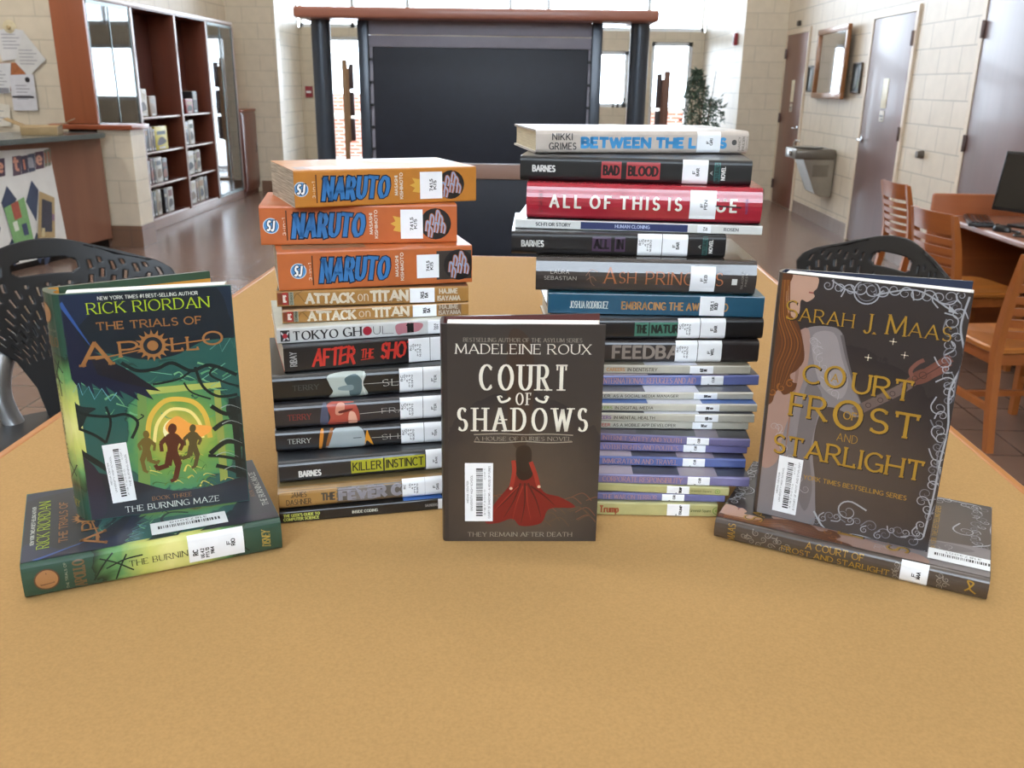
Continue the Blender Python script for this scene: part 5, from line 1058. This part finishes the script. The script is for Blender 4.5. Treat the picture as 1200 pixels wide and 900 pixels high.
# ------------------------------------------------------------------ right wall fittings
GOLD = M('8a5a30', .3, .3, .2, .1, 9); MIRR = M('d8dade', .04, 0, 1.0, .0)
m = thing('wall_mirror', 'tall wood framed mirror between the two farther doors', 'mirror', (RX_ - .029, 10.68, 1.77), radians(-2.4))
mb = MB(); a, b, f = .63, .375, .06
for y0, y1, z0, z1 in ((-a, a, -b, -b + f), (-a, a, b - f, b), (-a, -a + f, -b + f, b - f), (a - f, a, -b + f, b - f)): mb.rbox((-.045, y0, z0), (-.001, y1, z1), .006, GOLD)
mb.build('frame', m); mb = MB(); mb.box((-.02, -a + f, -b + f), (-.002, a - f, b - f), MIRR); mb.build('glass', m, False)
for y, lab in ((11.52, 'small dark framed picture on the far side of the mirror'), (9.86, 'small dark framed picture on the near side of the mirror')):
    q = thing('framed_picture', lab, 'picture', (RX_, y, 1.61)); mb = MB(); a, b, f = .13, .15, .02
    for y0, y1, z0, z1 in ((-a, a, -b, -b + f), (-a, a, b - f, b), (-a, -a + f, -b + f, b - f), (a - f, a, -b + f, b - f)): mb.rbox((-.025, y0, z0), (-.001, y1, z1), .004, M('3a3026', .4))
    mb.build('frame', q); mb = MB(); pn = Panel(mb, lambda u, v, o: Vector((-.01 - o, a - f - u, v - b + f)), 2 * a - 2 * f, 2 * b - 2 * f, .0004)
    pn.rect((0, 0, .22, .26), M('3d4a50', .3), 1, 1, 1); pn.poly([(.03, .03), (.1, .06), (.12, .2), (.06, .23)], M('8f9aa0', .3), 2); pn.poly([(.12, .02), (.2, .05), (.19, .12), (.14, .1)], M('5a6b50', .3), 2); mb.build('print', q, False)
ft = thing('drinking_fountain', 'steel wall mounted drinking fountain between the two farther doors', 'fountain', (RX_, 10.4, 0))
SS = M('a8a49a', .28, 0, .9, .05, 10); SSD = M('78736a', .35, 0, .8, .05, 10)
mb = MB(); mb.rbox((-.46, -.22, .76), (-.02, .22, .87), .02, SSD); mb.build('basin', ft)
mb = MB(); mb.lathe([(.001, .866), (.10, .866), (.15, .873), (.165, .885), (.155, .887), (.10, .876), (.001, .874)], SS, 24, (-.26, 0, 0)); mb.build('bowl_rim', ft)
mb = MB(); mb.loft([[Vector((x0, -.19, z)), Vector((-.02, -.19, z)), Vector((-.02, .19, z)), Vector((x0, .19, z))] for z, x0 in ((.36, -.13), (.40, -.20), (.76, -.36))], SS); mb.build('cabinet', ft, False)
mb = MB()
for k in range(8): mb.box((-.25, -.197, .58 + k * .016), (-.08, -.19, .588 + k * .016), SSD)
mb.build('vent_grille', ft, False)
mb = MB(); mb.rbox((-.475, -.06, .79), (-.455, .06, .85), .006, CHROME); mb.build('push_bar', ft)
mb = MB(); mb.tube(smooth([(-.40, .1, .87), (-.40, .1, .92), (-.385, .08, .945), (-.36, .05, .935)]), .012, CHROME); mb.build('spout', ft)
mb = MB(); mb.lathe([(.001, 0), (.035, 0), (.035, .02), (.03, .04), (.03, .055), (.001, .058)], M('6c6660', .3, 0, .7), 18, T=Matrix.Translation((RX_, 7.95, .98)) @ Matrix.Rotation(radians(-90), 4, 'Y')); tag(mb.build('door_stop'), 'round metal wall stop between the two nearer doors', 'door stop')
REDM = M('8f2430', .4, .2)
fa = thing('fire_alarm', 'small red fire alarm on the bright alcove wall above the plant', 'alarm', (2.68, 13.35, 2.13)); mb = MB(); mb.rbox((-.05, -.06, -.08), (-.001, .06, .08), .006, REDM); mb.build('housing', fa); mb = MB(); mb.rbox((-.056, -.03, -.03), (-.05, .03, .03), .003, LABEL); mb.build('lens', fa)
mb = MB(); mb.rbox((3.215, 12.25, 2.25), (3.249, 12.35, 2.31), .004, M('3a342e', .5)); tag(mb.build('wall_sensor'), 'tiny dark box on the wall above the farthest door', 'sensor')

# ------------------------------------------------------------------ the kiosk with the black board
KY = 7.5
KTOP = M('9a6350', .35, .2, 0, .1, 8, 0, 'woodx'); COLM = M('39424e', .28, .2, .2, .04, 10); BOARD = M('161d2b', .5, 0, 0, .08, 14); LILAC = M('8f8c98', .45, 0, 0, .04, 10); RAIL = M('96786a', .4, .1, 0, .06, 10, 0, 'woodx')
k = thing('display_kiosk', 'large kiosk with a black board between round dark columns', 'kiosk', (-.51, KY, 0))
mb = MB(); mb.rbox((-1.37, -.30, 1.955), (1.37, .30, 2.035), .02, KTOP); mb.build('top_shelf', k)
for x in (-1.23, 1.26):
    mb = MB(); mb.lathe([(.10, 0), (.10, .02), (.075, .03), (.075, 1.955)], COLM, 24, (x, -.02, 0)); mb.build('column', k)
for x in (-.895, .93):
    mb = MB(); mb.rbox((x - .042, -.06, 0), (x + .042, .06, 1.955), .01, COLM); mb.build('post', k)
mb = MB(); mb.rbox((-.853, -.03, 1.855), (.888, .03, 1.955), .004, LILAC); mb.rbox((-.853, -.035, 1.765), (.888, .03, 1.848), .004, LILAC); mb.build('header_panel', k)
mb = MB(); mb.rbox((-.853, -.03, .76), (-.825, .03, 1.765), .003, LILAC); mb.rbox((.868, -.03, .76), (.888, .03, 1.765), .003, LILAC); mb.build('side_trim', k)
mb = MB(); mb.rbox((-.825, -.045, .885), (.868, .02, 1.763), .008, BOARD); mb.build('board', k)
mb = MB(); mb.rbox((-.853, -.07, .765), (.888, .04, .88), .006, RAIL); mb.build('rail', k)
mb = MB(); mb.rbox((-.853, -.05, .05), (.888, .02, .762), .004, BOARD); mb.box((-.853, -.03, 0), (.888, .02, .05), BOARD); mb.build('lower_panel', k)
for sx, x, lab in ((1, -.825 - .014, ''), (1, .878, '')):
    for q in range(5):
        mb = MB(); mb.rbox((x - .012, -.05, .98 + q * .17), (x + .012, -.03, 1.0 + q * .17), .002, BLK_); mb.build('clip', k)

# ------------------------------------------------------------------ far alcove
TAN = M('9c7a58', .45, 0, 0, .1, 8, 0, 'wood'); DKW = M('3d2b2b', .4, 0, 0, .08, 8, 0, 'wood'); BRW = M('74503f', .45, 0, 0, .1, 8, 0, 'wood')
q = thing('display_rack', 'tall tan and dark post rack by the left alcove window', 'rack', (-3.0, 14.5, 0))
mb = MB(); mb.rbox((-.075, -.03, .03), (.005, .03, 1.82), .012, TAN); mb.build('post', q)
for z0, z1 in ((.62, .96), (1.0, 1.35), (1.39, 1.76)):
    mb = MB(); mb.rbox((.03, -.03, z0), (.10, .03, z1), .012, DKW); mb.build('panel', q)
mb = MB(); mb.box((.0, -.012, .60), (.04, .012, 1.7), TAN); mb.rbox((-.2, -.18, 0), (.2, .18, .03), .008, TAN); mb.build('base', q)
q = thing('display_rack', 'tall brown and dark post rack by the right alcove window', 'rack', (1.86, 14.5, 0))
mb = MB(); mb.rbox((-.0, -.03, .03), (.09, .03, 1.72), .012, BRW); mb.build('post', q)
for z0, z1 in ((.62, 1.14), (1.18, 1.68)):
    mb = MB(); mb.rbox((-.11, -.03, z0), (-.03, .03, z1), .012, DKW); mb.build('panel', q)
mb = MB(); mb.box((-.04, -.012, .60), (.01, .012, 1.6), BRW); mb.rbox((-.2, -.18, 0), (.2, .18, .03), .008, BRW); mb.build('base', q)
for i, (x, h, s) in enumerate(((1.22, .16, 0), (1.30, .13, 0), (1.38, .17, 1))):
    f_ = thing('figurine', ['slim dark figurine at the left end of the window sill row', 'middle dark figurine, the shortest on the window sill', 'dark forked figurine on the window sill beside the right column'][i], 'figurine', (x, FARY + .05, 1.15), 0, 'dark figurines on the sill')
    mb = MB(); mb.lathe([(.025, 0), (.025, .01), (.008, .02)], BLK_, 12); mb.build('base', f_)
    mb = MB()
    if s: mb.tube([(0, 0, .015), (-.025, 0, h)], .010, BLK_); mb.tube([(0, 0, .015), (.03, 0, h * .9)], .010, BLK_)
    else: mb.lathe([(.008, .018), (.014, h * .4), (.009, h * .7), (.013, h * .85), (.002, h)], BLK_, 12)
    mb.build('body', f_)
pl = thing('potted_tree', 'leafy green potted tree in the right corner of the alcove', 'plant', (2.12, 12.55, 0))
mb = MB(); mb.lathe([(.14, 0), (.19, .30), (.205, .32), (.19, .33), (.17, .30), (.001, .29)], M('5a3a2a', .5), 24); mb.build('pot', pl)
mb = MB(); rng = random.Random(11); BARK = M('5b4a38', .7)
stems = []
for k_ in range(6):
    a = k_ * 1.05; p = [(0.03 * cos(a), .03 * sin(a), .28), (.06 * cos(a), .06 * sin(a), .7), (.12 * cos(a + .4), .12 * sin(a + .4), 1.1), (.17 * cos(a + .6), .14 * sin(a + .6), 1.35 + .07 * k_)]
    mb.tube(smooth(p), [.012 - .0006 * i for i in range(16)], BARK, 6); stems += smooth(p)[6:]
mb.build('stems', pl)
mb = MB(); LEAF = [M(c, .5, .05, 0, .12, 20) for c in ('3e5344', '4a6150', '33463a', '566c58')]
for n_ in range(1500):
    z = rng.uniform(.75, 1.72); cx, sp = (-.08, .19) if z > 1.38 else (.03, .29 if z < 1.3 else .24)
    if z > 1.45: sp *= max(.25, (1.78 - z) / .35)
    an = rng.uniform(0, 6.28); rr = sp * sqrt(rng.random()); c = Vector((cx + rr * cos(an), rr * .8 * sin(an), z))
    dr = Vector((rng.uniform(-1, 1), rng.uniform(-1, 1), rng.uniform(-1.2, .5))).normalized(); sd = dr.cross(Vector((rng.uniform(-1, 1), rng.uniform(-1, 1), .3))).normalized() * .012; l = rng.uniform(.05, .085)
    nn = dr.cross(sd).normalized() * .006
    mb.add([c, c + dr * l * .45 + sd + nn, c + dr * l, c + dr * l * .45 - sd + nn], [(0, 1, 2, 3)], LEAF[n_ % 4])
mb.build('foliage', pl, False)
for (y, z, h_, w_, c_, lab, nm, cat) in ((13.5, 2.15, .09, .05, '4a4a4e', 'small dark speaker box high on the left alcove wall', 'wall_speaker', 'speaker'), (13.9, 1.66, .12, .05, '6f7a7c', 'grey thermostat on the left alcove wall, below the speaker box', 'thermostat', 'thermostat'), (13.7, 1.27, .06, .05, 'b8bcc0', 'pale switch plate on the left alcove wall', 'switch_plate', 'switch')):
    o_ = thing(nm, lab, cat, (-4.1, y, z)); mb = MB(); mb.rbox((.001, -w_, -h_), (.03, w_, h_), .005, M(c_, .4)); mb.build('housing', o_); mb = MB(); mb.rbox((.03, -w_ * .5, -h_ * .4), (.036, w_ * .5, h_ * .4), .002, M('8d9294', .3)); mb.build('face', o_)
fp = thing('fire_pull', 'small red fire pull on the wall left of the kiosk', 'alarm', (-3.97, FARY, 1.33)); mb = MB(); mb.rbox((-.06, -.05, -.09), (.06, -.001, .09), .006, REDM); mb.build('housing', fp); mb = MB(); mb.rbox((-.04, -.06, -.02), (.04, -.05, .015), .003, LABEL); mb.build('handle', fp)

# ------------------------------------------------------------------ bookcase along the left wall
CASE = M('6d3a29', .3, .3, 0, .12, 7, 0, 'wood'); CASEIN = M('55291e', .4, .1, 0, .12, 7, 0, 'wood'); SIDEW = M('8f5032', .35, .2, 0, .10, 7, 0, 'wood'); EDGE = M('b9aca6', .35, 0, .3, .03)
BX0, BX1 = -4.28, -3.98; YB = [8.27, 9.2, 10.28, 11.23, 12.19]; SHZ = [.12, .455, .785, 1.13]
bc = thing('bookcase', 'long red brown bookcase with glass doors along the left wall', 'bookcase', (-4.2, 10.2, 0)); ox, oy = -4.2, 10.2
def bb(name, a, b, mat, par=bc, r=.003):
    mb = MB(); mb.rbox((a[0] - ox, a[1] - oy, a[2]), (b[0] - ox, b[1] - oy, b[2]), r, mat); return mb.build(name, par)
bb('back_panel', (BX0, 8.3, .1), (BX0 + .02, 12.16, 2.15), CASEIN)
bb('top_panel', (BX0, 8.27, 2.15), (BX1, 12.19, 2.2), CASE); bb('plinth', (BX0, 8.27, 0), (BX1 - .01, 12.19, .10), M('8a6c5e', .35, .2, 0, .06, 8))
bb('side_panel', (BX0, 8.262, 1.11), (BX1 - .002, 8.30, 2.2), SIDEW)
for i, y in enumerate(YB[1:]): bb('upright', (BX0 + .02, y - .03, .10), (BX1, y + .03, 2.15), CASE); bb('edge_strip', (BX1, y - .026, .10), (BX1 + .006, y - .012, 2.15), EDGE)
bb('edge_strip', (BX1, 8.28, 2.165), (BX1 + .006, 12.19, 2.195), EDGE)
for i in range(4):
    for z in SHZ:
        bb('shelf', (BX0 + .02, YB[i] + .03, z - .02), (BX1 - .02, YB[i + 1] - .03, z), CASEIN); bb('shelf_edge', (BX1 - .02, YB[i] + .03, z - .02), (BX1 - .016, YB[i + 1] - .03, z), EDGE)
GL2 = glass_mat('cabinet_glass', (.72, .76, .74, 1), 2.6)
for i in (0, 3):
    y0, y1 = YB[i] + .03, YB[i + 1] - .03
    mb = MB(); mb.box((BX1 - .012 - ox, y0 + .02 - oy, .14), (BX1 - .006 - ox, y1 - .02 - oy, 2.12), GL2); g = mb.build('glass_door', bc, False)
    mb = MB()
    for a, b in (((y0, .10), (y0 + .02, 2.15)), ((y1 - .02, .10), (y1, 2.15)), ((y0, .10), (y1, .14)), ((y0, 2.12), (y1, 2.15)), (((y0 + y1) / 2 - .008, .14), ((y0 + y1) / 2 + .008, 2.12))): mb.box((BX1 - .015 - ox, a[0] - oy, a[1]), (BX1 - .001 - ox, b[0] - oy, b[1]), M('5d6664', .25, 0, .7))
    mb.build('door_frame', bc, False)
NAMES = {'white': 'aeaba3', 'black': '1f1f22', 'grey': '58595c', 'red': '8a2f2c', 'yellow': 'c2b21c', 'brown': '6b4a36', 'tan': '8c7560', 'blue': '3c4f74', 'dark green': '2f3f33', 'cream': 'a09680', 'maroon': '5c2328'}
ORD = ['first', 'second', 'third', 'fourth', 'fifth', 'sixth', 'seventh']
def shelf_books(bay, zi, seq, row):
    y = YB[bay] + .05; rng = random.Random(bay * 10 + zi); bayn = {1: 'left', 2: 'right'}[bay]
    for n_, (c, w_, h_, kind) in enumerate(seq):
        if c is None: y += w_; continue
        o_ = thing('shelf_book', '%s book, %s from the left, %s shelf of %s open bookcase bay' % (c, ORD[len([1 for q in seq[:n_] if q[0]])], row, bayn), 'book', (BX1 - .06, y, SHZ[zi] + .0005), 0, 'books in the open bookcase bays')
        mb = MB(); dp = .15 if kind == 's' else .03; x0 = -dp
        mb.rbox((x0, 0, 0), (0, w_, .004) if False else (0, w_, h_), .004, M(NAMES[c], .4, .15))
        ac = rng.choice(['8f8a80', '5c6470', '9a7a5a', 'a39c8c', '6d4a44', '4c5a50', 'b0a894'])
        pn = Panel(mb, lambda u, v, o: Vector((o, u, v)), w_, h_, .0006)
        pn.rect((w_ * .15, h_ * rng.uniform(.6, .7), w_ * .85, h_ * rng.uniform(.78, .92)), M(ac, .5), 1, 1, 1); pn.rect((w_ * .25, h_ * .05, w_ * .75, h_ * .13), M('c9cac8', .5), 1, 1, 1)
        pn.poly([(w_ * rng.uniform(.1, .3), h_ * .2), (w_ * .85, h_ * rng.uniform(.2, .35)), (w_ * rng.uniform(.6, .9), h_ * .52), (w_ * .3, h_ * .5)], M(rng.choice(['3a3330', '7a6a5a', '55504e', '8b5a4a', '2d3138']), .5), 1)
        mb.build('cover', o_)
        pm = MB(); pm.box((x0 + .002, .003, h_), (-.004, w_ - .003, h_ + .0015), PAGE); pm.build('page_block', o_, False)
        y += w_ + .004
S = lambda *a: list(a)
shelf_books(1, 3, S(('dark green', .05, .34, 's'), ('cream', .20, .27, 'f'), (None, .05, 0, 0), ('tan', .16, .20, 'f')), 'top')
shelf_books(1, 2, S(('cream', .11, .24, 'f'), ('black', .06, .25, 's'), ('grey', .07, .25, 's'), ('tan', .05, .24, 's'), ('black', .05, .22, 's'), ('yellow', .32, .24, 'f')), 'second')
shelf_books(1, 1, S(('tan', .08, .25, 's'), ('grey', .07, .24, 's'), ('maroon', .07, .26, 's'), ('black', .05, .26, 's'), ('white', .17, .26, 'f'), ('black', .13, .24, 's')), 'third')
shelf_books(1, 0, S(('black', .08, .27, 's'), ('grey', .06, .26, 's'), ('dark green', .07, .26, 's'), ('cream', .12, .27, 'f'), (None, .08, 0, 0), ('black', .08, .26, 's'), ('white', .16, .26, 'f')), 'bottom')
shelf_books(2, 3, S(('white', .13, .27, 'f'), (None, .08, 0, 0), ('red', .22, .16, 'f'), ('black', .14, .24, 's')), 'top')
shelf_books(2, 2, S(('blue', .06, .24, 's'), ('grey', .16, .26, 'f'), ('white', .16, .27, 'f')), 'second')
shelf_books(2, 1, S(('grey', .08, .25, 's'), ('white', .22, .26, 'f'), ('black', .06, .25, 's'), ('cream', .14, .26, 'f')), 'third')
shelf_books(2, 0, S(('black', .08, .26, 's'), ('white', .20, .26, 'f'), ('brown', .08, .27, 's'), ('cream', .17, .28, 'f'), ('grey', .12, .27, 's')), 'bottom')
lc = thing('low_cabinet', 'low red brown cabinet at the far end of the bookcase', 'cabinet', (-4.12, 12.57, 0))
mb = MB(); mb.rbox((-.16, -.31, .06), (.14, .31, 1.10), .006, CASE); mb.box((-.15, -.31, 0), (.12, .31, .06), CASEIN); mb.build('body', lc)
mb = MB(); mb.rbox((-.165, -.32, 1.10), (.155, .32, 1.13), .006, SIDEW); mb.build('top', lc)
mb = MB(); mb.rbox((.14, -.30, .1), (.152, .30, 1.07), .004, CASE); dd = mb.build('door', lc); mb = MB(); mb.tube([(.152, .2, .55), (.17, .2, .57), (.17, .2, .68), (.152, .2, .70)], .006, CHROME); mb.build('handle', dd)

# ------------------------------------------------------------------ service desk at the left with its poster
P0, P1 = Vector((-3.96, 8.22, 0)), Vector((-4.37, 6.45, 0)); eD = (P0 - P1).normalized(); nD = Vector((eD.y, -eD.x, 0)); LD = (P0 - P1).length
DW = M('8b6250', .28, .35, 0, .08, 6, 0, 'wood'); CTOP = M('59605f', .25, .3, 0, .06, 60)
sd = thing('service_desk', 'wood fronted service desk with grey green counter at the left', 'desk', P1)
L2 = lambda u, n, z: tuple(eD * u + nD * n + Vector((0, 0, z)))
mb = MB(); mb.loft([[Vector(L2(-.9, -.04, z)), Vector(L2(LD, -.04, z)), Vector(L2(LD, 0, z)), Vector(L2(-.9, 0, z))] for z in (.09, 1.0)], DW); mb.build('front_panel', sd, False)
mb = MB(); mb.loft([[Vector(L2(-.9, -.10, z)), Vector(L2(LD, -.10, z)), Vector(L2(LD, -.05, z)), Vector(L2(-.9, -.05, z))] for z in (0, .09)], BLK_); mb.build('toe_kick', sd, False)
ct = [(-.9, -.62), (LD - .25, -.62), (LD - .05, -.35), (LD, -.1), (LD - .02, .06), (LD - .10, .14), (-.9, .16)]
mb = MB(); mb.loft([[Vector(L2(u * k, n * k, z)) for u, n in ct] for k, z in ((.995, 1.0), (1, 1.008), (1, 1.034), (.995, 1.042))], CTOP); mb.build('countertop', sd)
def dpx(x, y):
    r = ray(x, y); A = Vector((P1.x, P1.y)); d2 = Vector((r.x, r.y)); e2 = Vector((eD.x, eD.y))
    det = d2.x * -e2.y + e2.x * d2.y; k = (A.x * -e2.y + e2.x * A.y) / det; p = CAM + r * k
    return ((p - P1).dot(eD), p.z)
zp = lambda x, y: dpx(x / 6.43, 160 + y / 6.43)
pst = thing('poster', 'white poster with cut-out letters and navy diamonds on the service desk front', 'poster', P1)
fD = lambda u, v, o: eD * u + nD * (.004 + o) + Vector((0, 0, v))
mb = MB(); pn = Panel(mb, fD, 1, 1, .0012)
tr, br_ = zp(362, 85), zp(495, 750); WH = M('dfe0de', .55, 0, 0, .03, 10)
pn.poly([(-.6, .06), (br_[0] + .01, .06), br_, (tr[0], tr[1]), (-.6, tr[1] + .03)], WH, 0, False); pn.poly([(-.6, .06), (br_[0] + .01, .06), br_, (tr[0], tr[1]), (-.6, tr[1] + .03)], WH, 1, False)
NAVY = M('3f4a63', .5, 0, 0, .05, 10)
for poly in (((232, 330), (285, 400), (270, 640), (190, 490)), ((45, 370), (120, 470), (60, 650), (5, 500)), ((85, 770), (150, 860), (110, 980), (20, 900)), ((270, 720), (330, 840), (300, 960), (230, 850)), ((-60, 600), (0, 690), (-40, 880), (-120, 740)), ((320, 860), (385, 870), (340, 1010))): pn.poly([zp(*q_) for q_ in poly], NAVY, 2, False)
mb.build('sheet', pst, False)
for ch, x0, y0, x1, y1, c1, c2 in (('e', -35, 165, 28, 310, '4b3a4e', 'd89a84'), ('t', 85, 145, 150, 300, '5b4b5a', 'd49a86'), ('i', 150, 142, 202, 285, '4a4658', 'd2886c'), ('m', 202, 128, 255, 272, '4d5468', 'a9aab4'), ('e', 256, 112, 322, 250, '5a4456', 'd8a48e'), ('!', 324, 98, 348, 232, '7c7f70', 'a9705a'), ('!', 349, 90, 374, 226, '7c7f70', 'a9705a')):
    a_, b_ = zp(x0, y1), zp(x1, y0); mb = MB(); pn = Panel(mb, fD, 1, 1, .0012); pn.poly([zp(x0, y0 + 6), zp(x0 + 8, y1), zp(x1 + 6, y1 - 14), zp(x1, y0 - 4)], M(c1, .5), 3, False)
    m_ = .2; pn.text(ch, (a_[0] + (b_[0] - a_[0]) * m_, a_[1] + (b_[1] - a_[1]) * .22, a_[0] + (b_[0] - a_[0]) * (1 - m_), a_[1] + (b_[1] - a_[1]) * (1.05 if ch in 'tem' else .85)), 'bold', M(c2, .5), 4); mb.build('letter_card', pst, False)
for quad, c, lab, det in ((((20, 540), (170, 455), (245, 780), (100, 815)), '7fae74', 'green leaflet fixed to the white poster', (('a85a4a', .5, .8, .2), ('dfe6da', .3, .45, .12), ('46506e', .7, .3, .14))), (((285, 410), (400, 460), (405, 760), (275, 765)), 'b09a72', 'floral bordered dark leaflet fixed to the white poster, nearer the wood panel', (('444652', .5, .5, .36), ('8d6f8a', .9, .5, .08), ('c9bd94', .3, .12, .1)))):
    o_ = thing('leaflet', lab, 'leaflet', P1); mb = MB(); Q = [zp(*q_) for q_ in quad]; pn = Panel(mb, lambda u, v, o: eD * u + nD * (.012 + o) + Vector((0, 0, v)), 1, 1, .0012)
    pn.poly(Q, M(c, .5), 0, False); pn.poly(Q, M(c, .5), 2, False); bl_ = lambda u, v: tuple((Q[3][i] * (1 - u) + Q[2][i] * u) * (1 - v) + (Q[0][i] * (1 - u) + Q[1][i] * u) * v for i in (0, 1))
    for cc, u, v, s in det: pn.poly([bl_(min(max(u + s * a * .9, 0), 1), min(max(v + s * b, 0), 1)) for a, b in ((-1, -1), (1, -1), (1, 1), (-1, 1))], M(cc, .5), 3, False)
    mb.build('sheet', o_, False)
# cardboard on the counter
cb = thing('cardboard_box', 'flattened brown cardboard box on the counter by the notice wall', 'box', (-4.2, 7.75, 1.0425), radians(20)); CARD = M('9d8660', .7, 0, 0, .05, 20)
mb = MB(); mb.rbox((-.16, -.16, 0), (.12, .16, .07), .004, CARD); mb.build('body', cb); mb = MB(); mb.box((.0, -.12, 0), (.12, .16, .004), CARD, Matrix.Translation((.12, 0, .07)) @ Matrix.Rotation(radians(-25), 4, 'Y')); mb.build('flap', cb, False); mb = MB(); mb.box((-.14, -.12, 0), (.0, .12, .004), CARD, Matrix.Translation((-.16, 0, .068)) @ Matrix.Rotation(radians(25), 4, 'Y') @ Matrix.Translation((0, 0, 0))); mb.build('flap', cb, False)
# papers pinned to the notice wall
NYW = 8.75; zn = lambda x, y: ony(x / 5.29, y / 5.29, NYW)
CORK = M('a4643c', .8, 0, 0, .15, 40)
mb = MB(); a_, b_ = zn(-260, 560), zn(150, 390); mb.rbox((a_.x, NYW - .012, a_.z), (b_.x, NYW - .001, b_.z), .003, CORK); tag(mb.build('cork_strip'), 'narrow reddish cork panel behind the pinned papers', 'cork board')
for i, (quad, c, lab) in enumerate((((( -40, 200), (60, 170), (150, 190), (175, 355), (20, 380)), 'd2d2d2', 'large printed sheet pinned highest on the notice wall'), (((150, 195), (290, 370), (185, 475), (100, 385)), 'cfcfcc', 'tilted white sheet hanging to the right of the highest sheet'), (((-80, 395), (75, 390), (70, 580), (-80, 580)), 'd0d2d4', 'white sheet with a grey foot, at the left of the notice wall'), (((65, 465), (215, 460), (245, 685), (95, 685)), 'cccdd2', 'calendar sheet with a dark dot and a black bar'), (((-120, 620), (70, 650), (80, 780), (-120, 790)), 'd6d2c6', 'pale sheet low on the notice wall just above the counter'))):
    o_ = thing('paper_sheet', lab, 'paper', (0, NYW, 0), 0, 'papers on the notice wall'); mb = MB(); P = [zn(*q_) for q_ in quad]; y_ = -.014 - .004 * i
    for yy in (y_ + .001, y_): 
        tri = tessellate_polygon([[Vector((p.x, p.z, 0)) for p in P]]); mb.add([(p.x, yy, p.z) for p in P], [tuple(t) for t in tri], M(c, .6, 0, 0, .04, 12))
    pn = Panel(mb, lambda u, v, o: Vector((u, y_ - o, v)), 1, 1, .0012); cx = sum(p.x for p in P) / len(P); cz = sum(p.z for p in P) / len(P)
    hw = (max(p.x for p in P) - min(p.x for p in P)) * .28
    for k_ in range(5): pn.rect((cx - hw, cz - .06 + .03 * k_, cx + hw * (1 if k_ % 2 else .6), cz - .052 + .03 * k_), M('9a9aa2', .6), 1, 1, 1)
    if i == 2: pn.rect((P[3].x, P[2].z + .005, P[2].x - .005, P[2].z + .05), M('85858c', .6), 1, 1, 1)
    if i == 3: pn.disc((zn(180, 495).x, zn(180, 495).z), .024, M('23232a', .5), 2); pn.rect((zn(88, 602).x, zn(88, 606).z, zn(220, 602).x, zn(220, 596).z), M('2b2b36', .5), 2, 1, 1)
    mb.build('sheet', o_, False)
rs = thing('paper_rosette', 'round cream paper rosette pinned above the printed sheets', 'decoration', (zn(62, 170).x, NYW - .002, zn(62, 170).z)); mb = MB(); mb.lathe([(.001, 0), (.062, 0), (.066, .006), (.04, .018), (.001, .02)], M('cbbf9e', .7), 14, T=Matrix.Rotation(radians(90), 4, 'X')); mb.build('petals', rs); mb = MB(); mb.lathe([(.001, .02), (.02, .02), (.018, .03), (.001, .032)], M('b9a57c', .7), 12, T=Matrix.Rotation(radians(90), 4, 'X')); mb.build('button', rs)
